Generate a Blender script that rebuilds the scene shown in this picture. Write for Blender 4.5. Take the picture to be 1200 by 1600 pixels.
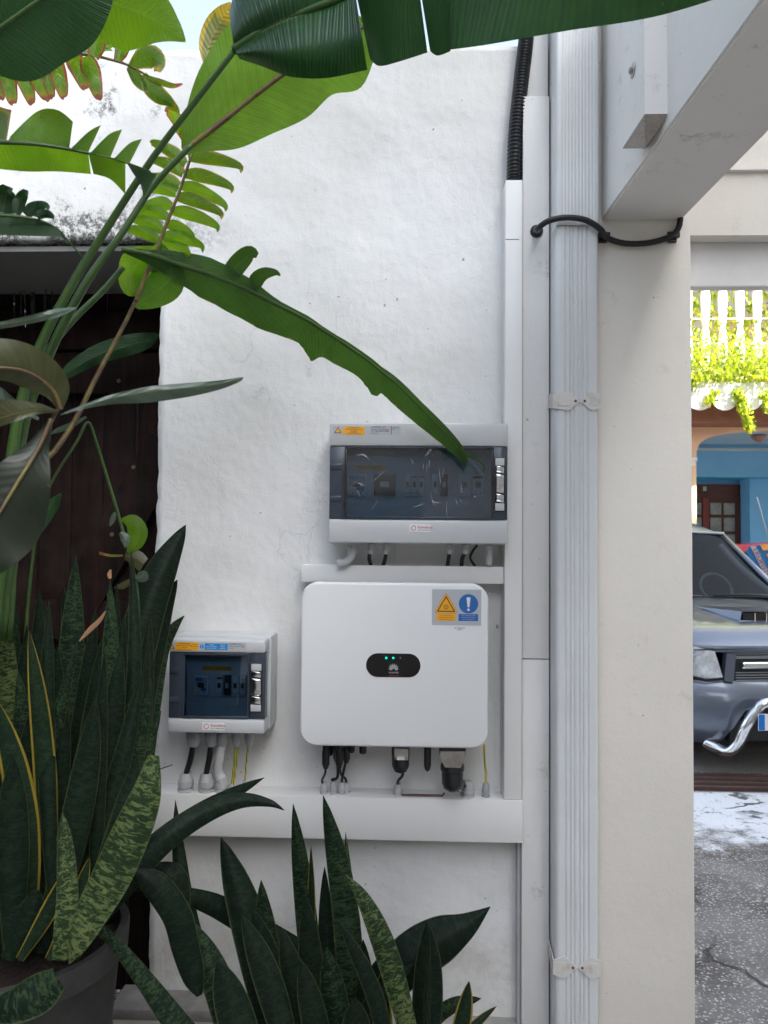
import bpy, bmesh, math, random
from mathutils import Vector, Matrix, Euler, noise
R = math.radians
random.seed(7)
for o in list(bpy.data.objects): bpy.data.objects.remove(o)
S = bpy.context.scene
C = S.collection

# ------------------------------------------------------------------ camera, sky, sun, exposure
CAM = Vector((0, 0, 1.64))
ROT = (Matrix.Rotation(R(2.0), 3, 'Z') @ Matrix.Rotation(R(90 + 2.0), 3, 'X') @ Matrix.Rotation(0.008, 3, 'Z'))
cd = bpy.data.cameras.new('camera'); cam = bpy.data.objects.new('camera', cd); C.objects.link(cam)
cam.location = CAM; cam.rotation_euler = ROT.to_euler()
cd.sensor_fit = 'VERTICAL'; cd.sensor_height = 36; cd.lens = 27.0
cd.clip_start = 0.05; cd.clip_end = 500
cd.dof.use_dof = True; cd.dof.focus_distance = 2.2; cd.dof.aperture_fstop = 9.0
S.camera = cam
S.render.resolution_x = 768; S.render.resolution_y = 1024

SUN_EL, SUN_AZ = 40.0, 45.0            # azimuth measured from -y towards +x
sdir = Vector((math.sin(R(SUN_AZ)) * math.cos(R(SUN_EL)), -math.cos(R(SUN_AZ)) * math.cos(R(SUN_EL)), math.sin(R(SUN_EL))))
w = bpy.data.worlds.new('World'); S.world = w; w.use_nodes = True
nt = w.node_tree
sky = nt.nodes.new('ShaderNodeTexSky'); sky.sky_type = 'NISHITA'; sky.sun_disc = False
sky.sun_elevation = R(SUN_EL); sky.sun_rotation = math.atan2(sdir.x, sdir.y)
sky.air_density = 1.0; sky.dust_density = 7.0; sky.ozone_density = 0.4
hs_ = nt.nodes.new('ShaderNodeHueSaturation'); hs_.inputs['Saturation'].default_value = 0.55; hs_.inputs['Value'].default_value = 1.1   # thin high haze
bg = nt.nodes['Background']; nt.links.new(sky.outputs[0], hs_.inputs['Color']); nt.links.new(hs_.outputs[0], bg.inputs[0]); bg.inputs[1].default_value = 0.15
sl = bpy.data.lights.new('sun', 'SUN'); sl.energy = 5.0; sl.angle = R(0.5); sl.color = (1, 0.94, 0.85)
so = bpy.data.objects.new('sun', sl); C.objects.link(so); so.rotation_euler = sdir.to_track_quat('Z', 'Y').to_euler()
so.location = (6, -6, 12)
S.view_settings.view_transform = 'Standard'; S.view_settings.look = 'None'
S.view_settings.gamma = 1; S.view_settings.use_curve_mapping = False
S.view_settings.exposure = 1.75
S.view_settings.use_white_balance = True
S.view_settings.white_balance_temperature = 5950
S.view_settings.white_balance_tint = 8

# ------------------------------------------------------------------ helpers
F = 1200.0
def ray(px, py): return (ROT @ Vector(((px - 600) / F, (800 - py) / F, -1))).normalized()
def P(px, py, D):
    r = ray(px, py); return CAM + r * (D / r.y)
def Pz(px, py, z):
    r = ray(px, py); return CAM + r * ((z - CAM.z) / r.z)
def X(px, D, py=900): return P(px, py, D).x
def Z(py, D, px=600): return P(px, py, D).z

ROOTS = {}
def tag(o, label=None, cat=None, group=None, kind=None):
    if label: o['label'] = label
    if cat: o['category'] = cat
    if group: o['group'] = group
    if kind: o['kind'] = kind
    return o
def thing(name, label, cat, loc, group=None, rotz=0):
    o = bpy.data.objects.new(name, None); C.objects.link(o); o.location = loc; o.rotation_euler = (0, 0, rotz)
    o.empty_display_size = 0.1
    ROOTS[o.name] = Vector(loc)
    return tag(o, label, cat, group)
def obj(name, bm, mat, parent=None, smooth=False, local=False, kind=None):
    """One mesh object. World-space geometry is moved into the parent's (unrotated) space."""
    me = bpy.data.meshes.new(name)
    off = Vector((0, 0, 0))
    if not local:
        if parent is not None:
            off = ROOTS.get(parent.name, Vector((0, 0, 0)))
        elif len(bm.verts):
            xs = [v.co for v in bm.verts]
            off = Vector(((min(v.x for v in xs) + max(v.x for v in xs)) / 2, (min(v.y for v in xs) + max(v.y for v in xs)) / 2, min(v.z for v in xs)))
        if off.length: bmesh.ops.translate(bm, verts=bm.verts, vec=-off)
    bmesh.ops.recalc_face_normals(bm, faces=bm.faces) if not bm.loops.layers.uv else None
    bm.to_mesh(me); bm.free()
    if isinstance(mat, (list, tuple)):
        for m in mat: me.materials.append(m)
    else: me.materials.append(mat)
    o = bpy.data.objects.new(name, me); C.objects.link(o)
    if parent is not None:
        o.parent = parent
        ROOTS[o.name] = ROOTS.get(parent.name, Vector((0, 0, 0)))
    else:
        o.location = off; ROOTS[o.name] = off.copy()
    if smooth:
        for p in me.polygons: p.use_smooth = True
        if smooth == 'auto' and len(me.polygons) <= 90:
            ma = max(p.area for p in me.polygons)
            for p in me.polygons:
                if p.area > 0.12 * ma or len(p.vertices) > 4: p.use_smooth = False
        if smooth == 'auto':
            me.set_sharp_from_angle(angle=R(35))
    if kind: o['kind'] = kind
    return o

def box(bm, x0, x1, y0, y1, z0, z1, bev=0.0, seg=2, mi=0):
    r = bmesh.ops.create_cube(bm, size=1)
    vs = r['verts']
    for v in vs:
        v.co = Vector(((x0 + x1) / 2 + v.co.x * (x1 - x0), (y0 + y1) / 2 + v.co.y * (y1 - y0), (z0 + z1) / 2 + v.co.z * (z1 - z0)))
    fs = set(f for v in vs for f in v.link_faces)
    if bev > 0:
        es = list(set(e for v in vs for e in v.link_edges))
        rr = bmesh.ops.bevel(bm, geom=es, offset=bev, segments=seg, affect='EDGES', profile=0.5)
        fs |= set(rr['faces'])
    if mi:
        for f in bm.faces:
            if f in fs: f.material_index = mi
    return vs
def B(name, ext, mat, parent=None, bev=0.0, seg=2, smooth=None):
    bm = bmesh.new(); box(bm, *ext, bev=bev, seg=seg)
    return obj(name, bm, mat, parent, smooth=('auto' if bev > 0 else False) if smooth is None else smooth)
def catmull(pts, n=8):
    pts = [Vector(p) for p in pts]
    if len(pts) < 3:
        return [pts[0].lerp(pts[1], i / n) for i in range(n + 1)]
    out = []
    for i in range(len(pts) - 1):
        p0 = pts[max(i - 1, 0)]; p1 = pts[i]; p2 = pts[i + 1]; p3 = pts[min(i + 2, len(pts) - 1)]
        for k in range(n):
            t = k / n
            out.append(0.5 * ((2 * p1) + (p2 - p0) * t + (2 * p0 - 5 * p1 + 4 * p2 - p3) * t * t + (3 * p1 - p0 - 3 * p2 + p3) * t ** 3))
    out.append(pts[-1]); return out
def tube(bm, pts, r, n=10, cap=True, mi=0):
    m = len(pts); rings = []
    up = Vector((0.13, 0.2, 1)).normalized(); prev = None
    for i, p in enumerate(pts):
        t = (pts[min(i + 1, m - 1)] - pts[max(i - 1, 0)])
        t = t.normalized() if t.length > 1e-9 else Vector((0, 0, 1))
        if prev is None:
            a = t.cross(up)
            if a.length < 1e-3: a = t.cross(Vector((1, 0, 0)))
            a.normalize()
        else:
            a = (prev - t * prev.dot(t)).normalized()
        prev = a; b = t.cross(a)
        rr = r[i] if isinstance(r, (list, tuple)) else r
        rings.append([bm.verts.new(p + a * math.cos(2 * math.pi * k / n) * rr + b * math.sin(2 * math.pi * k / n) * rr) for k in range(n)])
    for i in range(m - 1):
        for k in range(n):
            f = bm.faces.new((rings[i][k], rings[i][(k + 1) % n], rings[i + 1][(k + 1) % n], rings[i + 1][k])); f.smooth = True; f.material_index = mi
    if cap:
        for rg in (rings[0][::-1], rings[-1]):
            f = bm.faces.new(rg); f.material_index = mi
def lathe(bm, c, prof, axis='Z', n=16, mi=0):
    """prof: (t along axis, radius)"""
    c = Vector(c)
    A = {'Z': (Vector((0, 0, 1)), Vector((1, 0, 0)), Vector((0, 1, 0))), 'Y': (Vector((0, 1, 0)), Vector((1, 0, 0)), Vector((0, 0, 1))),
         'X': (Vector((1, 0, 0)), Vector((0, 1, 0)), Vector((0, 0, 1)))}[axis]
    rings = [[bm.verts.new(c + A[0] * t + (A[1] * math.cos(2 * math.pi * k / n) + A[2] * math.sin(2 * math.pi * k / n)) * max(r, 1e-5)) for k in range(n)] for t, r in prof]
    for i in range(len(rings) - 1):
        for k in range(n):
            f = bm.faces.new((rings[i][k], rings[i][(k + 1) % n], rings[i + 1][(k + 1) % n], rings[i + 1][k])); f.material_index = mi
    bm.faces.new(rings[0][::-1]).material_index = mi; bm.faces.new(rings[-1]).material_index = mi
def prism(bm, pts, d, mi=0):
    """pts: polygon in world, d: extrusion vector"""
    a = [bm.verts.new(Vector(p)) for p in pts]; b = [bm.verts.new(Vector(p) + Vector(d)) for p in pts]
    bm.faces.new(a).material_index = mi; bm.faces.new(b[::-1]).material_index = mi
    for i in range(len(a)):
        j = (i + 1) % len(a); bm.faces.new((a[i], a[j], b[j], b[i])).material_index = mi
def text(name, s, size, loc, mat, parent, align='CENTER', rot=(math.pi / 2, 0, 0), ext=0.0003, xs=1.0, font_offset=0.0):
    cu = bpy.data.curves.new(name, 'FONT'); cu.body = s; cu.size = size; cu.extrude = ext; cu.align_x = align; cu.align_y = 'CENTER'
    cu.offset = font_offset; cu.resolution_u = 3
    cu.materials.append(mat)
    o = bpy.data.objects.new(name, cu); C.objects.link(o)
    o.location = Vector(loc) - (ROOTS.get(parent.name, Vector((0, 0, 0))) if parent else Vector((0, 0, 0))); o.rotation_euler = rot; o.scale = (xs, 1, 1)
    me = bpy.data.meshes.new_from_object(o); nm = o.name; loc_, rot_ = o.location.copy(), o.rotation_euler.copy()
    bpy.data.objects.remove(o); o = bpy.data.objects.new(name, me); C.objects.link(o)
    o.location = loc_; o.rotation_euler = rot_; o.scale = (xs, 1, 1)
    if parent: o.parent = parent
    return o
def copy_tree(o, parent=None):
    c = o.copy(); C.objects.link(c)
    if parent is not None: c.parent = parent
    for ch in list(o.children): copy_tree(ch, c)
    return c

# ------------------------------------------------------------------ materials
def M(name, col, rough=0.5, metal=0.0, spec=0.5, coat=0.0, bump=None, vary=None, coord='Object', emit=None):
    m = bpy.data.materials.new(name); m.use_nodes = True
    n = m.node_tree.nodes; l = m.node_tree.links; b = n['Principled BSDF']
    b.inputs['Base Color'].default_value = (*col, 1); b.inputs['Roughness'].default_value = rough
    b.inputs['Metallic'].default_value = metal; b.inputs['Specular IOR Level'].default_value = spec
    b.inputs['Coat Weight'].default_value = coat; b.inputs['Coat Roughness'].default_value = 0.08
    tc = n.new('ShaderNodeTexCoord')
    if vary:                       # (scale, other colour, lo, hi)
        tx = n.new('ShaderNodeTexNoise'); tx.inputs['Scale'].default_value = vary[0]; tx.inputs['Detail'].default_value = 8; tx.inputs['Roughness'].default_value = 0.65
        l.new(tc.outputs[coord], tx.inputs['Vector'])
        rp = n.new('ShaderNodeMapRange'); rp.inputs[1].default_value = vary[2]; rp.inputs[2].default_value = vary[3]
        l.new(tx.outputs['Fac'], rp.inputs[0])
        mx = n.new('ShaderNodeMix'); mx.data_type = 'RGBA'; mx.inputs[6].default_value = (*col, 1); mx.inputs[7].default_value = (*vary[1], 1)
        l.new(rp.outputs[0], mx.inputs[0]); l.new(mx.outputs[2], b.inputs['Base Color'])
    if bump:                       # list of (scale, strength m)
        last = None
        for sc, d in bump:
            tx = n.new('ShaderNodeTexNoise'); tx.inputs['Scale'].default_value = sc; tx.inputs['Detail'].default_value = 6
            l.new(tc.outputs[coord], tx.inputs['Vector'])
            bp = n.new('ShaderNodeBump'); bp.inputs['Distance'].default_value = d; bp.inputs['Strength'].default_value = 1
            l.new(tx.outputs['Fac'], bp.inputs['Height'])
            if last: l.new(last.outputs[0], bp.inputs['Normal'])
            last = bp
        l.new(last.outputs[0], b.inputs['Normal'])
    if emit:
        b.inputs['Emission Color'].default_value = (*emit[0], 1); b.inputs['Emission Strength'].default_value = emit[1]
    return m

def nodes(m): return m.node_tree.nodes, m.node_tree.links, m.node_tree.nodes['Principled BSDF']
def mixcol(m, fac_socket, a, b_):
    n, l, b = nodes(m)
    mx = n.new('ShaderNodeMix'); mx.data_type = 'RGBA'
    l.new(fac_socket, mx.inputs[0])
    if isinstance(a, tuple): mx.inputs[6].default_value = (*a, 1)
    else: l.new(a, mx.inputs[6])
    if isinstance(b_, tuple): mx.inputs[7].default_value = (*b_, 1)
    else: l.new(b_, mx.inputs[7])
    return mx.outputs[2]
def mth(m, op, a, b_=None, c=None, clamp=False):
    n, l, _ = nodes(m); x = n.new('ShaderNodeMath'); x.operation = op; x.use_clamp = clamp
    for i, v in enumerate((a, b_, c)):
        if v is None: continue
        if isinstance(v, (int, float)): x.inputs[i].default_value = v
        else: l.new(v, x.inputs[i])
    return x.outputs[0]
def nz(m, scale, vec=None, detail=6, rough=0.6, out='Fac', dist=0.0):
    n, l, _ = nodes(m); t = n.new('ShaderNodeTexNoise'); t.inputs['Scale'].default_value = scale; t.inputs['Detail'].default_value = detail
    t.inputs['Roughness'].default_value = rough; t.inputs['Distortion'].default_value = dist
    if vec is not None: l.new(vec, t.inputs['Vector'])
    return t.outputs[out]
def ramp(m, v, lo, hi):
    n, l, _ = nodes(m); t = n.new('ShaderNodeMapRange'); t.interpolation_type = 'SMOOTHSTEP'
    t.inputs[1].default_value = lo; t.inputs[2].default_value = hi; l.new(v, t.inputs[0]); return t.outputs[0]
def geo(m):
    n, l, _ = nodes(m); g = n.new('ShaderNodeNewGeometry'); s = n.new('ShaderNodeSeparateXYZ'); l.new(g.outputs['Position'], s.inputs[0])
    return g.outputs['Position'], s.outputs[0], s.outputs[1], s.outputs[2]

# plaster of the garden wall: lumpy brushed paint, mould at the top edge over the gate and along its sill
def plaster_mat(name, base, mould=True):
    m = M(name, base, rough=0.75, spec=0.25)
    n, l, b = nodes(m); pos, x, y, z = geo(m)
    # relief: broad undulation, brush lumps and scratches
    mp = n.new('ShaderNodeMapping'); mp.inputs['Scale'].default_value = (1, 1, 0.55); l.new(pos, mp.inputs[0])
    h1 = nz(m, 5, pos, 3); h2 = nz(m, 30, mp.outputs[0], 7, 0.62, dist=0.25); h3 = nz(m, 130, pos, 3, 0.7)
    vor = n.new('ShaderNodeTexNoise'); vor.noise_type = 'RIDGED_MULTIFRACTAL'; vor.inputs['Scale'].default_value = 22; vor.inputs['Detail'].default_value = 5
    l.new(mp.outputs[0], vor.inputs['Vector'])
    last = None
    for h, d in ((h1, 0.013), (mth(m, 'MULTIPLY', h2, mth(m, 'ADD', ramp(m, nz(m, 2.6, pos, 3), 0.35, 0.65), 0.25)), 0.0028), (vor.outputs['Fac'], 0.0007), (h3, 0.0011)):
        bp = n.new('ShaderNodeBump'); bp.inputs['Distance'].default_value = d; l.new(h, bp.inputs['Height'])
        if last: l.new(last.outputs[0], bp.inputs['Normal'])
        last = bp
    l.new(last.outputs[0], b.inputs['Normal'])
    col = mixcol(m, ramp(m, nz(m, 2.2, pos, 5), 0.4, 0.75), base, tuple(c * f for c, f in zip(base, (0.92, 0.91, 0.88))))
    # small dark specks
    sp = ramp(m, nz(m, 55, pos, 2, 0.5), 0.735, 0.78)
    col = mixcol(m, sp, col, (0.35, 0.32, 0.28))
    # drip marks and faint grime, hairline cracks
    md = n.new('ShaderNodeMapping'); md.inputs['Scale'].default_value = (9, 1, 0.7); l.new(pos, md.inputs[0])
    dr_ = mth(m, 'MULTIPLY', ramp(m, nz(m, 2.0, md.outputs[0], 6, 0.7), 0.58, 0.78), ramp(m, nz(m, 1.3, pos, 3), 0.45, 0.65))
    col = mixcol(m, mth(m, 'MULTIPLY', dr_, 0.28), col, (0.42, 0.40, 0.36))
    cv = n.new('ShaderNodeTexVoronoi'); cv.feature = 'DISTANCE_TO_EDGE'; cv.inputs['Scale'].default_value = 1.3
    cn = n.new('ShaderNodeTexNoise'); cn.inputs['Scale'].default_value = 7; cn.inputs['Detail'].default_value = 7; l.new(pos, cn.inputs['Vector'])
    cm = n.new('ShaderNodeVectorMath'); cm.operation = 'MULTIPLY_ADD'; l.new(cn.outputs['Color'], cm.inputs[0]); cm.inputs[1].default_value = (0.22, 0.22, 0.22); l.new(pos, cm.inputs[2]); l.new(cm.outputs[0], cv.inputs['Vector'])
    ck_ = mth(m, 'MULTIPLY', ramp(m, cv.outputs['Distance'], 0.0035, 0.001), ramp(m, nz(m, 1.7, pos, 4), 0.50, 0.6))
    col = mixcol(m, mth(m, 'MULTIPLY', ck_, 0.22), col, (0.30, 0.29, 0.27))
    # splash-back dirt low on the wall
    low = mth(m, 'MULTIPLY', ramp(m, z, 0.75, 0.15), ramp(m, nz(m, 6, pos, 6, 0.7), 0.45, 0.65))
    col = mixcol(m, mth(m, 'MULTIPLY', low, 0.45), col, (0.42, 0.36, 0.28))
    if mould:
        reg = mth(m, 'MULTIPLY', ramp(m, x, -0.50, -0.85), ramp(m, z, 2.50, 2.56))
        edge = ramp(m, z, 2.74, 2.55)
        n1 = nz(m, 5.5, pos, 9, 0.75)
        a = ramp(m, mth(m, 'ADD', n1, mth(m, 'MULTIPLY', edge, 0.20)), 0.575, 0.69)
        fine = ramp(m, nz(m, 55, pos, 5, 0.8), 0.42, 0.56)
        a = mth(m, 'MULTIPLY', mth(m, 'MULTIPLY', a, fine), reg)
        col = mixcol(m, mth(m, 'MULTIPLY', a, 0.85), col, (0.045, 0.045, 0.04))
        top = mth(m, 'MULTIPLY', ramp(m, mth(m, 'ADD', nz(m, 9, pos, 8, 0.8), 0), 0.6, 0.72), ramp(m, z, 3.0, 3.13))
        col = mixcol(m, mth(m, 'MULTIPLY', top, 0.5), col, (0.12, 0.11, 0.09))
    l.new(col, b.inputs['Base Color'])
    return m
m_wall = plaster_mat('wall_plaster', (0.78, 0.775, 0.76))
m_render = M('smooth_render', (0.83, 0.785, 0.71), rough=0.7, spec=0.25)
def finish_render(m, base, dirt=(0.38, 0.35, 0.30), amt=0.5):
    n, l, b = nodes(m); pos, x, y, z = geo(m)
    h1 = nz(m, 7, pos, 4); h2 = nz(m, 160, pos, 3); last = None
    for h, d in ((h1, 0.004), (h2, 0.0006)):
        bp = n.new('ShaderNodeBump'); bp.inputs['Distance'].default_value = d; l.new(h, bp.inputs['Height'])
        if last: l.new(last.outputs[0], bp.inputs['Normal'])
        last = bp
    l.new(last.outputs[0], b.inputs['Normal'])
    col = mixcol(m, ramp(m, nz(m, 1.6, pos, 6), 0.35, 0.7), base, tuple(c * 0.94 for c in base))
    sp = ramp(m, nz(m, 42, pos, 3, 0.6), 0.715, 0.76)
    col = mixcol(m, mth(m, 'MULTIPLY', sp, 0.8), col, (0.2, 0.17, 0.13))
    st = mth(m, 'MULTIPLY', ramp(m, nz(m, 6, pos, 9, 0.8), 0.57, 0.75), amt)
    col = mixcol(m, st, col, dirt)
    l.new(col, b.inputs['Base Color'])
finish_render(m_render, (0.83, 0.785, 0.71), amt=0.4)
m_beam = M('beam_paint', (0.85, 0.82, 0.775), rough=0.65, spec=0.3); finish_render(m_beam, (0.85, 0.82, 0.775), amt=0.9)
m_board = M('board_paint', (0.74, 0.725, 0.70), rough=0.6, spec=0.3); finish_render(m_board, (0.74, 0.725, 0.70), (0.3, 0.27, 0.24), amt=0.75)
m_duct = M('duct_plastic', (0.80, 0.79, 0.77), rough=0.38, spec=0.45, bump=[(6, 0.0012)], vary=(3, (0.76, 0.745, 0.715), 0.45, 0.75))
m_pipe = M('pipe_plastic', (0.70, 0.71, 0.71), rough=0.22, spec=0.5, bump=[(4, 0.002)], vary=(5, (0.65, 0.65, 0.64), 0.45, 0.8))
m_pipe2 = M('pipe_upper_plastic', (0.70, 0.70, 0.69), rough=0.3, spec=0.5, vary=(7, (0.64, 0.63, 0.6), 0.45, 0.8))
m_strap = M('strap_plastic', (0.66, 0.64, 0.60), rough=0.5, vary=(30, (0.5, 0.46, 0.4), 0.5, 0.75))
m_gland = M('gland_plastic', (0.47, 0.47, 0.475), rough=0.42, spec=0.5)
m_gland_dark = M('gland_dark_plastic', (0.33, 0.35, 0.37), rough=0.4)
m_black = M('black_rubber', (0.012, 0.012, 0.013), rough=0.45, spec=0.5)
m_blackp = M('black_plastic', (0.018, 0.018, 0.02), rough=0.35, spec=0.5, bump=[(300, 0.0003)])
m_case = M('inverter_paint', (0.80, 0.80, 0.79), rough=0.35, spec=0.4, bump=[(900, 0.00015)])
m_gloss = M('display_gloss', (0.005, 0.005, 0.006), rough=0.08, spec=0.6)
m_steel = M('brushed_steel', (0.42, 0.40, 0.37), rough=0.3, metal=1.0, vary=(60, (0.3, 0.28, 0.26), 0.4, 0.7))
m_chrome = M('latch_chrome', (0.80, 0.80, 0.80), rough=0.22, metal=1.0, bump=[(40, 0.0006)])
m_rust = M('rusty_screw', (0.16, 0.07, 0.04), rough=0.8)
m_rebar = M('rusty_rod', (0.14, 0.08, 0.06), rough=0.7)
m_box = M('cabinet_plastic', (0.55, 0.56, 0.565), rough=0.28, spec=0.5, bump=[(5, 0.001)])
m_boxdark = M('cabinet_dark_plastic', (0.045, 0.055, 0.075), rough=0.2, spec=0.5)
m_plate = M('cabinet_inner_plate', (0.62, 0.66, 0.70), rough=0.5)
m_breaker = M('breaker_plastic', (0.80, 0.81, 0.82), rough=0.45)
m_breaker_dark = M('breaker_dark', (0.03, 0.03, 0.035), rough=0.4)
m_red = M('red_print', (0.42, 0.03, 0.04), rough=0.5)
m_blue = M('blue_print', (0.03, 0.14, 0.42), rough=0.4)
m_lblue = M('light_blue_print', (0.02, 0.25, 0.62), rough=0.4)
m_orange = M('orange_print', (0.86, 0.40, 0.01), rough=0.4)
m_ink = M('ink_print', (0.02, 0.02, 0.02), rough=0.5)
m_grey_st = M('sticker_silver', (0.48, 0.50, 0.53), rough=0.3)
m_white_st = M('sticker_white', (0.80, 0.79, 0.78), rough=0.4)
m_logo = M('logo_silver', (0.42, 0.42, 0.42), rough=0.4)
m_led = M('green_led', (0.0, 0.5, 0.2), emit=((0.02, 1.0, 0.35), 1.2))
m_tape = M('white_sleeve', (0.72, 0.72, 0.71), rough=0.45)
# tinted window of the cabinets
def glassy(name, tint, gloss=1.0, rough=0.04, wr=None, minf=0.06):
    m = bpy.data.materials.new(name); m.use_nodes = True; n = m.node_tree.nodes; l = m.node_tree.links
    n.remove(n['Principled BSDF']); out = n['Material Output']
    tr = n.new('ShaderNodeBsdfTransparent'); tr.inputs[0].default_value = (*tint, 1)
    gl = n.new('ShaderNodeBsdfGlossy'); gl.inputs['Roughness'].default_value = rough
    fr = n.new('ShaderNodeFresnel'); fr.inputs[0].default_value = 1.5
    ad = n.new('ShaderNodeMath'); ad.operation = 'MULTIPLY_ADD'; ad.inputs[1].default_value = gloss; ad.inputs[2].default_value = minf; ad.use_clamp = True; l.new(fr.outputs[0], ad.inputs[0])
    mx = n.new('ShaderNodeMixShader'); l.new(ad.outputs[0], mx.inputs[0]); l.new(tr.outputs[0], mx.inputs[1]); l.new(gl.outputs[0], mx.inputs[2])
    l.new(mx.outputs[0], out.inputs[0])
    if wr:
        tc = n.new('ShaderNodeNewGeometry'); t = n.new('ShaderNodeTexNoise'); t.noise_type = 'RIDGED_MULTIFRACTAL'; t.inputs['Scale'].default_value = wr[0]; t.inputs['Detail'].default_value = 3; t.inputs['Distortion'].default_value = 0.8
        mp = n.new('ShaderNodeMapping'); mp.inputs['Scale'].default_value = (1.2, 1, 0.5); l.new(tc.outputs['Position'], mp.inputs[0]); l.new(mp.outputs[0], t.inputs['Vector'])
        bp = n.new('ShaderNodeBump'); bp.inputs['Distance'].default_value = wr[1]; l.new(t.outputs['Fac'], bp.inputs['Height'])
        for s in (gl, fr): l.new(bp.outputs[0], s.inputs['Normal'])
    return m
m_pane = glassy('tinted_window', (0.58, 0.66, 0.74), minf=0.05, rough=0.03)
m_film = glassy('wrinkled_film', (0.97, 0.975, 0.98), minf=0.02, rough=0.07, wr=(9, 0.003))
m_carglass = glassy('car_glass', (0.34, 0.36, 0.37), gloss=0.5, minf=0.0, rough=0.02)
m_crease_glint = M('film_crease_glint', (0.82, 0.84, 0.86), rough=0.15, spec=0.8)  # white streaks painted in as glints along the film's wrinkles
m_bags = glassy('clear_plastic', (0.55, 0.6, 0.6), minf=0.12, rough=0.1, wr=(30, 0.02))
# yellow and green earth wire
m_earth = M('earth_wire', (0.75, 0.55, 0.02), rough=0.4)
n, l, b = nodes(m_earth); uvn = n.new('ShaderNodeTexCoord'); _p, _x, _y, _z = geo(m_earth)
st = mth(m_earth, 'GREATER_THAN', mth(m_earth, 'FRACT', mth(m_earth, 'MULTIPLY', mth(m_earth, 'ADD', _x, mth(m_earth, 'MULTIPLY', _z, 0.03)), 160)), 0.62)
l.new(mixcol(m_earth, st, (0.72, 0.55, 0.02), (0.05, 0.2, 0.03)), b.inputs['Base Color'])

# dark weathered wood of the gate
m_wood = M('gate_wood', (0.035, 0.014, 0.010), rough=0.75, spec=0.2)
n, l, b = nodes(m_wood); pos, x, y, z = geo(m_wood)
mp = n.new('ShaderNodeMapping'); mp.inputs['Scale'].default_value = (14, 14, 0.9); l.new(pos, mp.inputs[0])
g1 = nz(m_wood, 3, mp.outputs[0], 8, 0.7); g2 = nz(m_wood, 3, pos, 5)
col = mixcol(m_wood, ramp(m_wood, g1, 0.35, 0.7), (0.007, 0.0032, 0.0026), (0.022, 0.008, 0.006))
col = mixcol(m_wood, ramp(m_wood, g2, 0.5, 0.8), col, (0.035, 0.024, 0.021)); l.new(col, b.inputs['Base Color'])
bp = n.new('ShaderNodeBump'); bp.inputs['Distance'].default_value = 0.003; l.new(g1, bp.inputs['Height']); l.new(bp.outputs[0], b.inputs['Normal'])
m_soffit = M('soffit_grey', (0.25, 0.24, 0.235), rough=0.8, bump=[(20, 0.002)], vary=(6, (0.2, 0.2, 0.19), 0.5, 0.75))
m_weath = M('weathered_oak', (0.30, 0.26, 0.22), rough=0.75)
n, l, b = nodes(m_weath); tc = n.new('ShaderNodeTexCoord'); mp = n.new('ShaderNodeMapping'); mp.inputs['Scale'].default_value = (60, 60, 4); l.new(tc.outputs['Object'], mp.inputs[0])
l.new(mixcol(m_weath, ramp(m_weath, nz(m_weath, 4, mp.outputs[0], 6), 0.35, 0.7), (0.52, 0.47, 0.43), (0.36, 0.32, 0.29)), b.inputs['Base Color'])

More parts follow.
